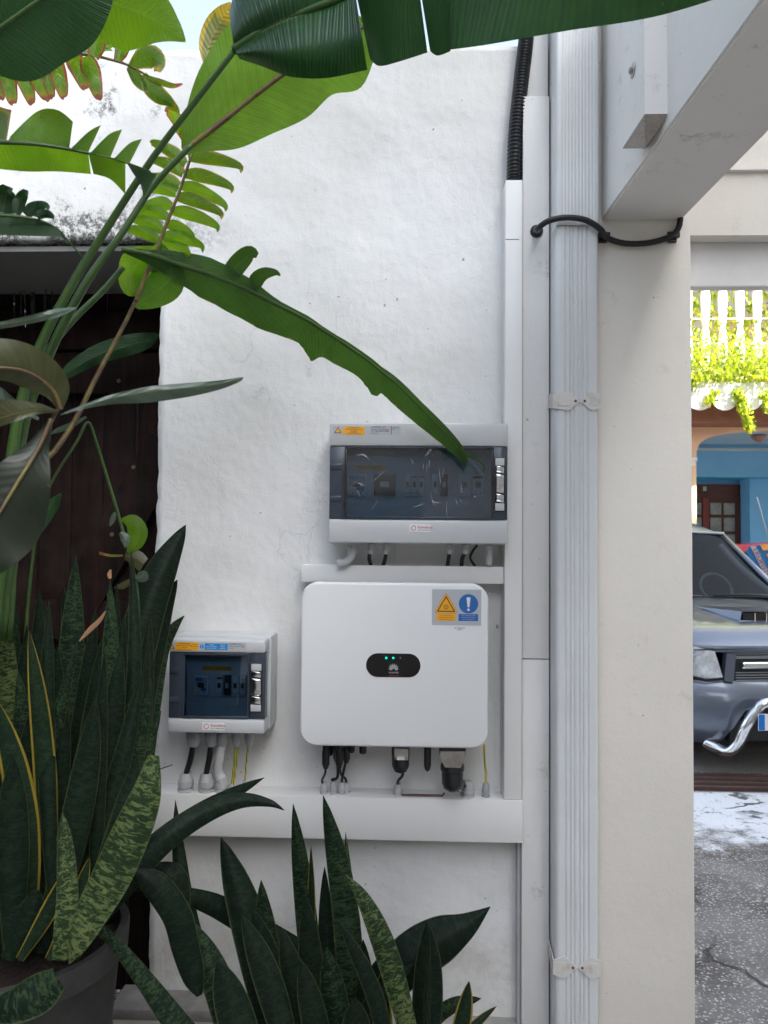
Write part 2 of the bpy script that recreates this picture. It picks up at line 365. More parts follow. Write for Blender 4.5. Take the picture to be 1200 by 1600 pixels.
# leaves
def leafmat(name, base, back, trans=0.35, rough=0.38, vein=90.0, tip=None, yellow=0.0, slant=0.35, bd=0.0016):
    """uv.x across -1..1 (0 = midrib), uv.y along 0..1 ; uses corner uv"""
    m = M(name, base, rough=rough, spec=0.45, coat=0.12)
    n, l, b = nodes(m); uv = n.new('ShaderNodeUVMap'); uv.uv_map = 'uv'; s = n.new('ShaderNodeSeparateXYZ'); l.new(uv.outputs[0], s.inputs[0])
    u, v = s.outputs[0], s.outputs[1]
    au = mth(m, 'ABSOLUTE', u); pos, x, y, z = geo(m)
    ph = mth(m, 'MULTIPLY', mth(m, 'ADD', v, mth(m, 'MULTIPLY', au, -slant * 0.3)), vein)
    vw = mth(m, 'SINE', ph); vw2 = mth(m, 'SINE', mth(m, 'MULTIPLY', ph, 2.37))
    vv = mth(m, 'MULTIPLY', mth(m, 'ADD', vw, vw2), 0.25)
    big = nz(m, 9, pos, 5)
    fac = mth(m, 'ADD', mth(m, 'MULTIPLY', vv, 0.5), ramp(m, big, 0.35, 0.7), clamp=True)
    col = mixcol(m, fac, base, tuple(c * 0.62 for c in base))
    mid = ramp(m, au, 0.05, 0.02)
    col = mixcol(m, mth(m, 'MULTIPLY', mid, 0.7), col, (base[0] * 2.6 + 0.05, base[1] * 1.6 + 0.06, base[2] + 0.03))
    tcol = mixcol(m, fac, back, tuple(c * 0.75 for c in back))
    if yellow or tip:
        e = mth(m, 'ADD', au, mth(m, 'MULTIPLY', mth(m, 'SUBTRACT', nz(m, 26, pos, 5), 0.5), 0.55))
        e2 = mth(m, 'MAXIMUM', e, mth(m, 'ADD', v, mth(m, 'MULTIPLY', mth(m, 'SUBTRACT', nz(m, 30, pos, 5), 0.5), 0.4)))
        yl, tp = (tip if tip else (yellow, 3))
        k = ramp(m, e2, yl, yl + 0.12)
        col = mixcol(m, k, col, (0.42, 0.30, 0.02)); tcol = mixcol(m, k, tcol, (0.7, 0.5, 0.02))
        k2 = ramp(m, e2, tp, tp + 0.06)
        col = mixcol(m, k2, col, (0.30, 0.10, 0.05)); tcol = mixcol(m, k2, tcol, (0.60, 0.20, 0.08))
    spt = ramp(m, nz(m, 75, pos, 3, 0.6), 0.70, 0.76)
    col = mixcol(m, mth(m, 'MULTIPLY', spt, 0.7), col, (0.16, 0.10, 0.03))
    tcol = mixcol(m, mth(m, 'MULTIPLY', spt, 0.7), tcol, (0.22, 0.12, 0.03))
    l.new(col, b.inputs['Base Color'])
    tr = n.new('ShaderNodeBsdfTranslucent'); l.new(tcol, tr.inputs[0])
    mx = n.new('ShaderNodeMixShader'); mx.inputs[0].default_value = trans
    l.new(b.outputs[0], mx.inputs[1]); l.new(tr.outputs[0], mx.inputs[2]); l.new(mx.outputs[0], n['Material Output'].inputs[0])
    bp = n.new('ShaderNodeBump'); bp.inputs['Distance'].default_value = bd; l.new(vv, bp.inputs['Height']); l.new(bp.outputs[0], b.inputs['Normal']); l.new(bp.outputs[0], tr.inputs['Normal'])
    return m
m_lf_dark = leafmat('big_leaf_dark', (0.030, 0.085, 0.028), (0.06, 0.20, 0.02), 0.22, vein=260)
m_lf_light = leafmat('big_leaf_light', (0.075, 0.16, 0.03), (0.34, 0.60, 0.04), 0.55, vein=200, bd=0.001)
m_lf_mid = leafmat('big_leaf_mid', (0.05, 0.12, 0.012), (0.46, 0.80, 0.015), 0.6, vein=170, bd=0.001)
m_lf_brown = leafmat('torn_leaf_brown_tips', (0.06, 0.14, 0.015), (0.46, 0.80, 0.015), 0.62, vein=60, bd=0.001, tip=(0.62, 0.70))
m_lf_yel = leafmat('torn_leaf_yellow_edge', (0.06, 0.13, 0.015), (0.32, 0.54, 0.015), 0.5, vein=60, bd=0.001, tip=(0.80, 0.95))
m_lf_olive = leafmat('olive_leaf', (0.075, 0.08, 0.028), (0.12, 0.14, 0.03), 0.25, vein=46, bd=0.0003)
m_lf_pale = leafmat('pale_leaf', (0.085, 0.13, 0.095), (0.15, 0.2, 0.08), 0.2, vein=30, bd=0.0004, rough=0.3)
m_stem = M('leaf_stalk', (0.05, 0.10, 0.02), rough=0.4, spec=0.35, vary=(12, (0.03, 0.065, 0.015), 0.4, 0.7))
m_stem_br = M('leaf_stalk_brown', (0.16, 0.13, 0.03), rough=0.45, vary=(14, (0.10, 0.055, 0.03), 0.45, 0.6))

def snakemat(name, dark, light, amount, edge=None, freq=46.0):
    m = M(name, dark, rough=0.5, spec=0.12)
    n, l, b = nodes(m); uv = n.new('ShaderNodeUVMap'); uv.uv_map = 'uv'; s = n.new('ShaderNodeSeparateXYZ'); l.new(uv.outputs[0], s.inputs[0])
    u, v = s.outputs[0], s.outputs[1]; au = mth(m, 'ABSOLUTE', u); pos, x, y, z = geo(m)
    cb = n.new('ShaderNodeCombineXYZ'); l.new(mth(m, 'MULTIPLY', u, 1.7), cb.inputs[0]); l.new(mth(m, 'MULTIPLY', v, 150.0), cb.inputs[1]); l.new(mth(m, 'MULTIPLY', x, 3.0), cb.inputs[2])
    pat = nz(m, 1.0, cb.outputs[0], 4, 0.65, dist=0.9)
    mask = nz(m, 5, pos, 3)
    k = ramp(m, mth(m, 'ADD', pat, mth(m, 'MULTIPLY', mask, 0.3)), 0.60, 0.74)
    fine = ramp(m, nz(m, 240, pos, 3, 0.7), 0.35, 0.6)
    k = mth(m, 'MULTIPLY', mth(m, 'MULTIPLY', k, amount), mth(m, 'ADD', mth(m, 'MULTIPLY', fine, 0.4), 0.6))
    col = mixcol(m, k, dark, light)
    if edge:
        k2 = ramp(m, mth(m, 'ADD', au, mth(m, 'MULTIPLY', nz(m, 12, pos, 4), 0.14)), 0.86, 0.90); col = mixcol(m, k2, col, edge)
    else:
        col = mixcol(m, mth(m, 'MULTIPLY', ramp(m, au, 0.93, 0.97), 0.5), col, (0.10, 0.12, 0.04))
    l.new(col, b.inputs['Base Color'])
    bp = n.new('ShaderNodeBump'); bp.inputs['Distance'].default_value = 0.001; l.new(nz(m, 50, pos, 4), bp.inputs['Height']); l.new(bp.outputs[0], b.inputs['Normal'])
    return m
m_sn_dark = snakemat('snake_leaf_dark', (0.005, 0.012, 0.007), (0.015, 0.027, 0.014), 0.9)
m_sn_mid = snakemat('snake_leaf_mottled', (0.006, 0.014, 0.008), (0.034, 0.060, 0.025), 0.95)
m_sn_light = snakemat('snake_leaf_light', (0.016, 0.032, 0.013), (0.12, 0.16, 0.055), 0.95)
m_sn_edge = snakemat('snake_leaf_yellow_edge', (0.009, 0.020, 0.010), (0.025, 0.045, 0.02), 0.7, edge=(0.24, 0.18, 0.025))

# ------------------------------------------------------------------ leaf builder
def resample(st, n):
    """st: list of tuples (px,py,D,wl,wr); Catmull-Rom in 5 dims"""
    out = []; m = len(st)
    for i in range(n + 1):
        t = i / n * (m - 1); k = min(int(t), m - 2); f = t - k
        p0, p1, p2, p3 = st[max(k - 1, 0)], st[k], st[k + 1], st[min(k + 2, m - 1)]
        out.append([0.5 * ((2 * b_) + (c - a) * f + (2 * a - 5 * b_ + 4 * c - d) * f * f + (3 * b_ - a - 3 * c + d) * f ** 3) for a, b_, c, d in zip(p0, p1, p2, p3)])
    return out
def blade(bm, st, n=36, cols=5, fold=0.25, wav=0.0, thick=0.0, ragged=0.0, uvm=False, seed=0, twist=0.0):
    rs = resample(st, n); uvl = bm.loops.layers.uv.get('uv') or bm.loops.layers.uv.new('uv')
    rnd = random.Random(seed); ph = rnd.uniform(0, 6)
    cen = [P(a[0], a[1], a[2]) for a in rs]
    L = 0; rows = []; rowsb = []; vs = []
    for i, a in enumerate(rs):
        if i: L += (cen[i] - cen[i - 1]).length
        vs.append(L)
    for i, a in enumerate(rs):
        t = (cen[min(i + 1, n)] - cen[max(i - 1, 0)]).normalized()
        vw = (cen[i] - CAM).normalized(); side = t.cross(vw).normalized(); nr = side.cross(t).normalized()   # nr points away from the viewer or towards
        sc = (cen[i] - CAM).length / F
        wl = max(a[3], 0.15) * sc; wr = max(a[4], 0.15) * sc
        if ragged: wl *= 1 - ragged * rnd.random(); wr *= 1 - ragged * rnd.random()
        row = []; rb = []
        for j in range(-cols, cols + 1):
            u = j / cols; ww = wl if u > 0 else wr
            q = cen[i] + side * (u * ww)
            q += nr * (fold * abs(u) ** 1.3 * ww)
            if wav: q += nr * (wav * abs(u) ** 2 * math.sin(vs[i] * 55 + ph + (2.1 if u > 0 else 0)))
            if twist: q += nr * (twist * u * ww)
            if thick:
                th = thick * (1 - abs(u) ** 3) * min(1, 6 * (1 - i / n) + 0.1)
                row.append(bm.verts.new(q - nr * th * 0.5)); rb.append(bm.verts.new(q + nr * (th * 0.5 + 1e-5)))
            else: row.append(bm.verts.new(q))
        rows.append(row); rowsb.append(rb)
    def quad(vv, uu):
        f = bm.faces.new(vv); f.smooth = True
        for lp, c in zip(f.loops, uu): lp[uvl].uv = c
    for i in range(n):
        v0, v1 = (vs[i], vs[i + 1]) if uvm else (i / n, (i + 1) / n)
        for j in range(2 * cols):
            u0, u1 = (j - cols) / cols, (j + 1 - cols) / cols
            quad((rows[i][j], rows[i][j + 1], rows[i + 1][j + 1], rows[i + 1][j]), ((u0, v0), (u1, v0), (u1, v1), (u0, v1)))
            if thick: quad((rowsb[i][j], rowsb[i + 1][j], rowsb[i + 1][j + 1], rowsb[i][j + 1]), ((u0, v0), (u0, v1), (u1, v1), (u1, v0)))
        if thick:
            for j in (0, -1):
                u = -1 if j == 0 else 1
                vv = (rows[i][j], rows[i + 1][j], rowsb[i + 1][j], rowsb[i][j])
                quad(vv, ((u, v0), (u, v1), (u, v1), (u, v0)))
    return rs
def ptube(pts, r, n=8, sub=6):
    """pts (px,py,D); radius in metres list or number"""
    bm = bmesh.new(); P3 = [P(*p) for p in pts]; cp = catmull(P3, sub)
    if isinstance(r, (list, tuple)):
        m = len(cp) - 1; rr = []
        for i in range(m + 1):
            t = i / m * (len(r) - 1); k = min(int(t), len(r) - 2); rr.append(r[k] + (r[k + 1] - r[k]) * (t - k))
        r = rr
    tube(bm, cp, r, n=n); return bm

# ------------------------------------------------------------------ setting: ground
gm = M('driveway_concrete', (0.26, 0.24, 0.215), rough=0.85, spec=0.2)
n, l, b = nodes(gm); pos, x, y, z = geo(gm)
agg = n.new('ShaderNodeTexVoronoi'); agg.inputs['Scale'].default_value = 75; l.new(pos, agg.inputs['Vector'])
ag = ramp(gm, agg.outputs['Distance'], 0.1, 0.55)
mp_g = n.new('ShaderNodeMapping'); mp_g.inputs['Location'].default_value = (5, 3, 0); l.new(pos, mp_g.inputs[0])
sep = n.new('ShaderNodeSeparateColor'); l.new(agg.outputs['Color'], sep.inputs[0])
col = mixcol(gm, sep.outputs[0], (0.13, 0.115, 0.10), (0.62, 0.59, 0.55))
col = mixcol(gm, ramp(gm, ag, 0.3, 1.0), col, (0.10, 0.09, 0.08))
col = mixcol(gm, mth(gm, 'MULTIPLY', ramp(gm, nz(gm, 1.6, pos, 6), 0.4, 0.62), 0.45), col, (0.36, 0.34, 0.32))
wsp = ramp(gm, nz(gm, 26, pos, 4, 0.7), 0.66, 0.70)
col = mixcol(gm, mth(gm, 'MULTIPLY', wsp, 0.8), col, (0.6, 0.58, 0.55))
patch = ramp(gm, nz(gm, 5.5, pos, 9, 0.75), 0.60, 0.66)
col = mixcol(gm, mth(gm, 'MULTIPLY', patch, 0.8), col, (0.55, 0.54, 0.52))
# broad stains and tyre-worn lighter areas
stn = ramp(gm, nz(gm, 3.3, pos, 8, 0.75), 0.5, 0.68); col = mixcol(gm, mth(gm, 'MULTIPLY', stn, 0.4), col, (0.12, 0.10, 0.085))
lgt = ramp(gm, nz(gm, 4.1, mp_g.outputs[0], 8, 0.75), 0.56, 0.66); col = mixcol(gm, mth(gm, 'MULTIPLY', lgt, 0.6), col, (0.50, 0.485, 0.46))
# worn white paint near the grating
ln = mth(gm, 'ADD', y, mth(gm, 'MULTIPLY', mth(gm, 'SUBTRACT', nz(gm, 1.7, pos, 8, 0.75), 0.5), 2.2))
pa = mth(gm, 'MULTIPLY', ramp(gm, ln, 4.30, 4.62), ramp(gm, y, 5.2, 5.12))
pa = mth(gm, 'MULTIPLY', pa, ramp(gm, nz(gm, 12, pos, 8, 0.8), 0.62, 0.55))
col = mixcol(gm, mth(gm, 'MULTIPLY', pa, 0.95), col, (0.76, 0.77, 0.78))
fardirt = mth(gm, 'MULTIPLY', ramp(gm, y, 5.5, 5.7), 0.8); col = mixcol(gm, fardirt, col, (0.30, 0.28, 0.25))
ck = n.new('ShaderNodeTexVoronoi'); ck.feature = 'DISTANCE_TO_EDGE'; ck.inputs['Scale'].default_value = 0.55
nv = n.new('ShaderNodeTexNoise'); nv.inputs['Scale'].default_value = 5; nv.inputs['Detail'].default_value = 6; l.new(pos, nv.inputs['Vector'])
va = n.new('ShaderNodeVectorMath'); va.operation = 'MULTIPLY_ADD'; l.new(nv.outputs['Color'], va.inputs[0]); va.inputs[1].default_value = (0.25, 0.25, 0.25); l.new(pos, va.inputs[2]); l.new(va.outputs[0], ck.inputs['Vector'])
crack = mth(gm, 'MULTIPLY', ramp(gm, ck.outputs['Distance'], 0.009, 0.003), ramp(gm, nz(gm, 2.5, pos, 4), 0.42, 0.55))
col = mixcol(gm, mth(gm, 'MULTIPLY', crack, 0.85), col, (0.05, 0.045, 0.04))
l.new(col, b.inputs['Base Color'])
hh = mth(gm, 'SUBTRACT', mth(gm, 'ADD', nz(gm, 9, pos, 8, 0.7), mth(gm, 'MULTIPLY', ag, -0.25)), mth(gm, 'MULTIPLY', crack, 1.2))
bp = n.new('ShaderNodeBump'); bp.inputs['Distance'].default_value = 0.012; l.new(hh, bp.inputs['Height']); l.new(bp.outputs[0], b.inputs['Normal'])
bm = bmesh.new()
GX = [-60, X(1150, 5.3) - 2.2, 20, 60]
gy0, gy1 = 5.17, 5.60
def sheet(bm, x0, x1, y0, y1, z):
    v = [bm.verts.new(p) for p in ((x0, y0, z), (x1, y0, z), (x1, y1, z), (x0, y1, z))]; bm.faces.new(v)
sheet(bm, -60, 60, -60, gy0, 0); sheet(bm, -60, 60, gy1, 90, 0); sheet(bm, -60, 0.6, gy0, gy1, 0); sheet(bm, 8, 60, gy0, gy1, 0)
# the gutter trough under the grating
for a in (((0.6, gy0, 0), (8, gy0, 0), (8, gy0, -0.25), (0.6, gy0, -0.25)), ((0.6, gy1, 0), (0.6, gy1, -0.25), (8, gy1, -0.25), (8, gy1, 0)),
          ((0.6, gy0, -0.25), (8, gy0, -0.25), (8, gy1, -0.25), (0.6, gy1, -0.25)), ((0.6, gy0, 0), (0.6, gy0, -0.25), (0.6, gy1, -0.25), (0.6, gy1, 0)), ((8, gy0, 0), (8, gy1, 0), (8, gy1, -0.25), (8, gy0, -0.25))):
    bm.faces.new([bm.verts.new(p) for p in a])
tag(obj('driveway_ground', bm, gm), kind='structure')
bm = bmesh.new(); box(bm, -12, 3.15, -4.55, 1.35, 0.0, 0.03, bev=0.004)  # pale slab added out of view to bounce light upwards
tag(obj('bounce_paving', bm, M('pale_bounce_slab', (0.48, 0.45, 0.41), rough=0.85, bump=[(20, 0.003)], vary=(3, (0.40, 0.37, 0.34), 0.4, 0.7)), smooth='auto'), kind='structure')

# drain grating
m_grate = M('grating_iron', (0.085, 0.055, 0.05), rough=0.7, vary=(20, (0.14, 0.07, 0.05), 0.4, 0.7))
t = thing('drain_grating', 'rusty brown iron drain grating across the driveway in front of the blue pickup', 'drain grating', (3, 5.385, 0))
for k, yy in enumerate((gy0 + 0.02, gy0 + 0.13, gy0 + 0.23, gy0 + 0.33, gy1 - 0.02)):
    B('bar', (0.62, 7.98, yy - 0.016, yy + 0.016, -0.045, -0.003), m_grate, t, bev=0.003)
for k in range(13):
    x0 = 0.75 + k * 0.58; bm = bmesh.new()
    prism(bm, [(x0, gy0 + 0.04, -0.046), (x0 + 0.05, gy0 + 0.04, -0.046), (x0 + 0.33, gy1 - 0.04, -0.046), (x0 + 0.28, gy1 - 0.04, -0.046)], (0, 0, -0.02))
    obj('cross_bar', bm, m_grate, t)
bm = bmesh.new(); sheet(bm, 0.62, 7.98, gy0 + 0.01, gy1 - 0.01, -0.12)
obj('sediment', bm, M('drain_mud', (0.10, 0.075, 0.07), rough=0.9, bump=[(30, 0.02)], vary=(8, (0.17, 0.14, 0.13), 0.4, 0.7)), t)

# ------------------------------------------------------------------ garden wall with gate opening
WY = 2.33
ox1 = X(249, WY, 600); oz1 = Z(375, WY, 100); wtop = Z(80, WY, 250); wx1 = 0.74; wx0 = -6.0
def wall_mesh():
    bm = bmesh.new(); st = 0.02
    xs = []; x = wx0
    while x < -2.6: xs.append(x); x += 0.2
    x = -2.6
    while x < ox1 - 0.01: xs.append(x); x += st
    xs.append(ox1); x = ox1 + st
    while x < wx1: xs.append(x); x += st
    xs.append(wx1)
    zs = []; z = 0.0
    while z < oz1 - 0.01: zs.append(z); z += st
    zs.append(oz1); z = oz1 + st
    while z < wtop: zs.append(z); z += st
    zs.append(wtop)
    gx0 = -2.4
    g = {}
    for i, xx in enumerate(xs):
        for j, zz in enumerate(zs):
            p = Vector((xx, 0, zz))
            d = 0.011 * noise.noise(p * 2.3) + 0.004 * noise.noise(p * 7 + Vector((3, 1, 2)))
            dx = dz = 0
            if abs(xx - ox1) < 1e-6 and zz <= oz1 + 1e-6: dx = 0.006 * noise.noise(Vector((zz * 16, 0, 3))) + 0.003 * noise.noise(Vector((zz * 60, 5, 3)))
            if abs(zz - wtop) < 1e-6: dz = 0.006 * noise.noise(Vector((xx * 9, 7, 0)))
            if abs(zz - oz1) < 1e-6: dz = 0.004 * noise.noise(Vector((xx * 22, 9, 0)))
            g[i, j] = bm.verts.new((xx + dx, WY + d, zz + dz))
    for i in range(len(xs) - 1):
        for j in range(len(zs) - 1):
            if xs[i] >= gx0 - 0.1 and xs[i + 1] <= ox1 + 1e-6 and zs[j + 1] <= oz1 + 1e-6: continue
            bm.faces.new((g[i, j], g[i + 1, j], g[i + 1, j + 1], g[i, j + 1])).smooth = True
    for v in [v for v in bm.verts if not v.link_faces]: bm.verts.remove(v)
    # thickness: extrude boundary back
    be = [e for e in bm.edges if len(e.link_faces) == 1]
    r = bmesh.ops.extrude_edge_only(bm, edges=be)
    nv = [q for q in r['geom'] if isinstance(q, bmesh.types.BMVert)]
    for v in nv: v.co.y = WY + 0.42
    for f in [q for q in r['geom'] if isinstance(q, bmesh.types.BMFace)]: f.smooth = False
    # back
    for (a, b_, c, d) in ((wx0, gx0 - 0.1, 0, wtop), (gx0 - 0.1, ox1, oz1, wtop), (ox1, wx1, 0, wtop)):
        bm.faces.new([bm.verts.new(p) for p in ((a, WY + 0.419, c), (a, WY + 0.419, d), (b_, WY + 0.419, d), (b_, WY + 0.419, c))])
    return bm
wo = obj('garden_wall', wall_mesh(), m_wall)
tag(wo, 'lumpy white plastered garden wall with black mould above the gate opening', 'wall')
# soffit of the opening, a darker grey sheet
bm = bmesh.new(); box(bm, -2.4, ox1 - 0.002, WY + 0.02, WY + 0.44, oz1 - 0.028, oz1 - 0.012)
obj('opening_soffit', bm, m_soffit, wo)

# ledge at the base
t = thing('wall_ledge', 'low grey concrete ledge along the foot of the white wall behind the plants', 'ledge', (0, WY - 0.03, 0))
zl = Z(1568, 2.27, 300)
lx0 = X(180, 2.27, 1580)
B('ledge_block', (lx0, X(356, 2.27, 1580), 2.25, WY + 0.03, 0, zl - 0.035), m_render, t, bev=0.006)
B('slab_top', (lx0 - 0.006, X(356, 2.27, 1580) + 0.004, 2.235, WY + 0.03, zl - 0.033, zl), M('grey_cement', (0.22, 0.21, 0.20), rough=0.9, bump=[(30, 0.004)], vary=(9, (0.35, 0.33, 0.3), 0.45, 0.7)), t, bev=0.006)
B('plinth', (X(358, 2.27, 1580), X(812, 2.3, 1590), 2.27, WY + 0.03, 0, Z(1588, WY, 780)), M('plinth_cement', (0.33, 0.32, 0.30), rough=0.9, bump=[(30, 0.004)], vary=(9, (0.45, 0.43, 0.4), 0.45, 0.7)), t, bev=0.004)

# ------------------------------------------------------------------ wooden gate
GY = WY + 0.44
t = thing('wooden_gate', 'dark reddish brown plank gate with a diagonal brace set back in the white wall', 'gate', (-1.6, GY, 0))
x = ox1 + 0.12; k = 0
wpl = 0.118
while x > -2.42:
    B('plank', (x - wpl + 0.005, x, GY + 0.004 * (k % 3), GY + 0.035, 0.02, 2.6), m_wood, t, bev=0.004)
    x -= wpl; k += 1
rail = P(150, 590, GY - 0.03).z
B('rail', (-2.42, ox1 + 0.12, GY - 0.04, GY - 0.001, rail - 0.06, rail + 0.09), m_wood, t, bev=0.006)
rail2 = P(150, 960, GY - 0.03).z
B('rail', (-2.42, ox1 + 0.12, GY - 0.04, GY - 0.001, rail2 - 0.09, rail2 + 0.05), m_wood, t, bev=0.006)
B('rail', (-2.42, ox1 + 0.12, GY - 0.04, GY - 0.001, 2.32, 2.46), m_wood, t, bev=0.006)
bm = bmesh.new()
a = P(262, 690, GY - 0.045); c = P(90, 1000, GY - 0.045)
dv = (a - c).normalized(); nn = Vector((-dv.z, 0, dv.x)) * 0.075
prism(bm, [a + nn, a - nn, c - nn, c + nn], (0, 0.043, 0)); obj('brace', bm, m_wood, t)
for px, py in ((208, 730), (174, 835), (185, 595)):
    bm = bmesh.new(); q = P(px, py, GY - 0.05); lathe(bm, q, [(0, 0.007), (0.004, 0.008)], axis='Y', n=8); obj('nail_head', bm, m_rebar, t)
# hanging clear strips near the gate top
t = thing('plastic_strip_bundle', 'clear plastic strips and wires hanging in front of the dark gate top', 'plastic strips', (-1.3, GY - 0.12, 2.0))
for px, w_, l_ in ((20, 4, 60), (31, 3, 75), (37, 3, 68), (46, 10, 55), (70, 3, 62), (80, 3, 52)):
    a = P(px, 452 + (px % 7), GY - 0.10); bm = bmesh.new()
    prism(bm, [a, a + Vector((w_ * 0.0019, 0, 0)), a + Vector((w_ * 0.0021, 0.01, -l_ * 0.0019)), a + Vector((0.002, 0.01, -l_ * 0.0019))], (0, 0.0015, 0))
    obj('strip', bm, m_bags, t)

# ------------------------------------------------------------------ pillar, boards, downpipe
PY = 2.25
px0, px1 = X(934, PY), X(1083, PY)
UZ = 4.6
bm = bmesh.new(); box(bm, px0, px1, PY, PY + 0.30, 0, UZ, bev=0.006)
tag(obj('pillar', bm, m_render, smooth='auto'), 'thick off-white rendered pillar standing beside the downpipe', 'pillar')
# upper wall and opening lintel right of the pillar
B('upper_wall', (px1 - 0.0, 5.0, PY + 0.012, PY + 0.065, Z(365, PY, 1140), UZ), m_render)
tag(bpy.data.objects['upper_wall'], 'beige rendered wall above the driveway opening behind the beam', 'wall')
bm = bmesh.new(); box(bm, px1 + 0.005, 5.0, PY - 0.004, PY + 0.011, Z(264, PY, 1160) - 0.004, Z(264, PY, 1160) + 0.006)
obj('drip_strip', bm, m_beam, bpy.data.objects['upper_wall'])
LY = PY + 0.07
bm = bmesh.new(); box(bm, px1 + 0.002, 6.0, LY, LY + 0.04, Z(448, LY, 1140), Z(330, LY, 1140), bev=0.004)
tag(obj('opening_lintel', bm, M('lintel_paint', (0.84, 0.83, 0.82), rough=0.6, vary=(3, (0.72, 0.7, 0.68), 0.4, 0.7))), 'plain white lintel across the driveway opening below the beige wall', 'lintel')

# the projecting roof beam
zb = Z(345, PY, 940)
A0 = Pz(939, 345, zb); A1 = Pz(1190, 10, zb); B0 = Pz(1067, 343, zb); B1 = Pz(1200, 205, zb)
dA = (A1 - A0) / (A1.y - A0.y); dB = (B1 - B0) / (B1.y - B0.y)
dB = (dA + dB) / 2; dA = dB
def on(Q, d, y): return Q + d * (y - Q.y)
yb0, yb1 = PY - 0.002, -1.2
a, b_, c, d = on(A0, dA, yb0), on(B0, dB, yb0), on(B0, dB, yb1), on(A0, dA, yb1)
bm = bmesh.new(); prism(bm, [a, b_, c, d], (0, 0, 0.72))
bmesh.ops.bevel(bm, geom=list(bm.edges), offset=0.006, segments=2, affect='EDGES')
beam = obj('roof_beam', bm, m_beam, smooth='auto')
tag(beam, 'heavy white concrete beam projecting overhead from the top of the pillar', 'beam')
# timber post bolted on the beam
pz0 = Z(178, 1.745, 1025)
sx = on(A0, dA, 1.82).x
t = thing('bolted_timber_post', 'short painted timber post with a pyramid end bolted to the side of the beam', 'timber post', (sx - 0.03, 1.82, pz0))
yn, yf = 1.745, 1.90; xl = X(1007, 1.745, 100); xr = X(1047, 1.745, 100)
sk = dA.x
bm = bmesh.new()
def bq(x, y, z): return Vector((x + sk * (y - yn), y, z))
ring0 = [bm.verts.new(bq(*q)) for q in ((xl, yn, 3.3), (xr, yn, 3.3), (xr, yf, 3.3), (xl, yf, 3.3))]
ring1 = [bm.verts.new(bq(*q)) for q in ((xl, yn, pz0), (xr, yn, pz0), (xr, yf, pz0), (xl, yf, pz0))]
bm.faces.new(ring0)
for k in range(4): bm.faces.new((ring0[k], ring0[(k + 1) % 4], ring1[(k + 1) % 4], ring1[k]))
obj('post_body', bm, m_beam, t)
bm = bmesh.new()
r1 = [bm.verts.new(bq(*q)) for q in ((xl, yn, pz0 - 0.0005), (xr, yn, pz0 - 0.0005), (xr, yf, pz0 - 0.0005), (xl, yf, pz0 - 0.0005))]
apex = bm.verts.new(bq((xl + xr) / 2, (yn + yf) / 2, pz0 - 0.035))
bm.faces.new(r1)
for k in range(4): bm.faces.new((r1[k], r1[(k + 1) % 4], apex))
obj('pyramid_end', bm, m_weath, t)
q = P(989, 110, 1.82); bm = bmesh.new(); cx = xl + sk * (q.y - yn)
lathe(bm, (cx - 0.003, q.y, q.z), [(0, 0.013), (0.001, 0.018), (0.0035, 0.019)], axis='X', n=14)
lathe(bm, (cx - 0.010, q.y, q.z), [(0, 0.006), (0.002, 0.008), (0.007, 0.008)], axis='X', n=10)
obj('bolt', bm, m_steel, t)

# painted board between duct and downpipe
t = thing('painted_board', 'tall narrow whitewashed board with smudges between trunking and downpipe', 'board', (0.45, 2.29, 0))
bx0, bx1 = X(816, 2.27), X(858, 2.27)
zj = Z(1030, 2.27, 835); zt = Z(150, 2.27, 840)
B('board_length', (bx0, bx1, 2.27, WY + 0.03, 0, zj - 0.0015), m_board, t, bev=0.002)
B('board_length', (bx0, bx1, 2.27, WY + 0.03, zj + 0.0015, zt), m_board, t, bev=0.002)
B('board_cap', (bx0 + 0.008, bx1 - 0.001, 2.285, WY + 0.03, zt + 0.001, 3.3), m_board, t, bev=0.003)

# downpipe with fluted front
t = thing('downpipe', 'white fluted rainwater downpipe running the full height of the pillar', 'downpipe', (0.6, 2.26, 0))
dy0, dy1 = 2.19, 2.325
dx0, dx1 = X(868, dy0), X(936, dy0)
def fluted(bm, x0, x1, y0, y1, z0, z1, flutes, depth, rad=0.012):
    pts = []
    pts.append((x0, y1)); pts.append((x0, y0 + rad)); 
    for k in range(1, 4): a = k / 4 * math.pi / 2; pts.append((x0 + rad * (1 - math.cos(a)), y0 + rad * (1 - math.sin(a))))
    w0, w1 = x0 + rad, x1 - rad; nn = 72
    for k in range(nn + 1):
        u = k / nn; xx = w0 + (w1 - w0) * u; dd = 0
        for (c, hw) in flutes:
            q = abs(u - c) / hw
            if q < 1: dd = max(dd, depth * (0.5 + 0.5 * math.cos(math.pi * q)))
        pts.append((xx, y0 + dd))
    for k in range(1, 4): a = (4 - k) / 4 * math.pi / 2; pts.append((x1 - rad * (1 - math.cos(a)), y0 + rad * (1 - math.sin(a))))
    pts.append((x1, y0 + rad)); pts.append((x1, y1))
    A = [bm.verts.new((p[0], p[1], z0)) for p in pts]; Bv = [bm.verts.new((p[0], p[1], z1)) for p in pts]
    m = len(pts)
    for k in range(m):
        bm.faces.new((A[k], A[(k + 1) % m], Bv[(k + 1) % m], Bv[k])).smooth = True
    bm.faces.new(A); bm.faces.new(Bv[::-1])
FL = [(0.16, 0.035), (0.30, 0.03), (0.40, 0.05), (0.55, 0.05), (0.66, 0.03), (0.80, 0.045)]
zs_ = Z(352, dy0, 900)
bm = bmesh.new(); fluted(bm, dx0, dx1, dy0, dy1, 0.0, zs_ - 0.001, FL, 0.0042); obj('lower_pipe', bm, m_pipe, t, smooth='auto')
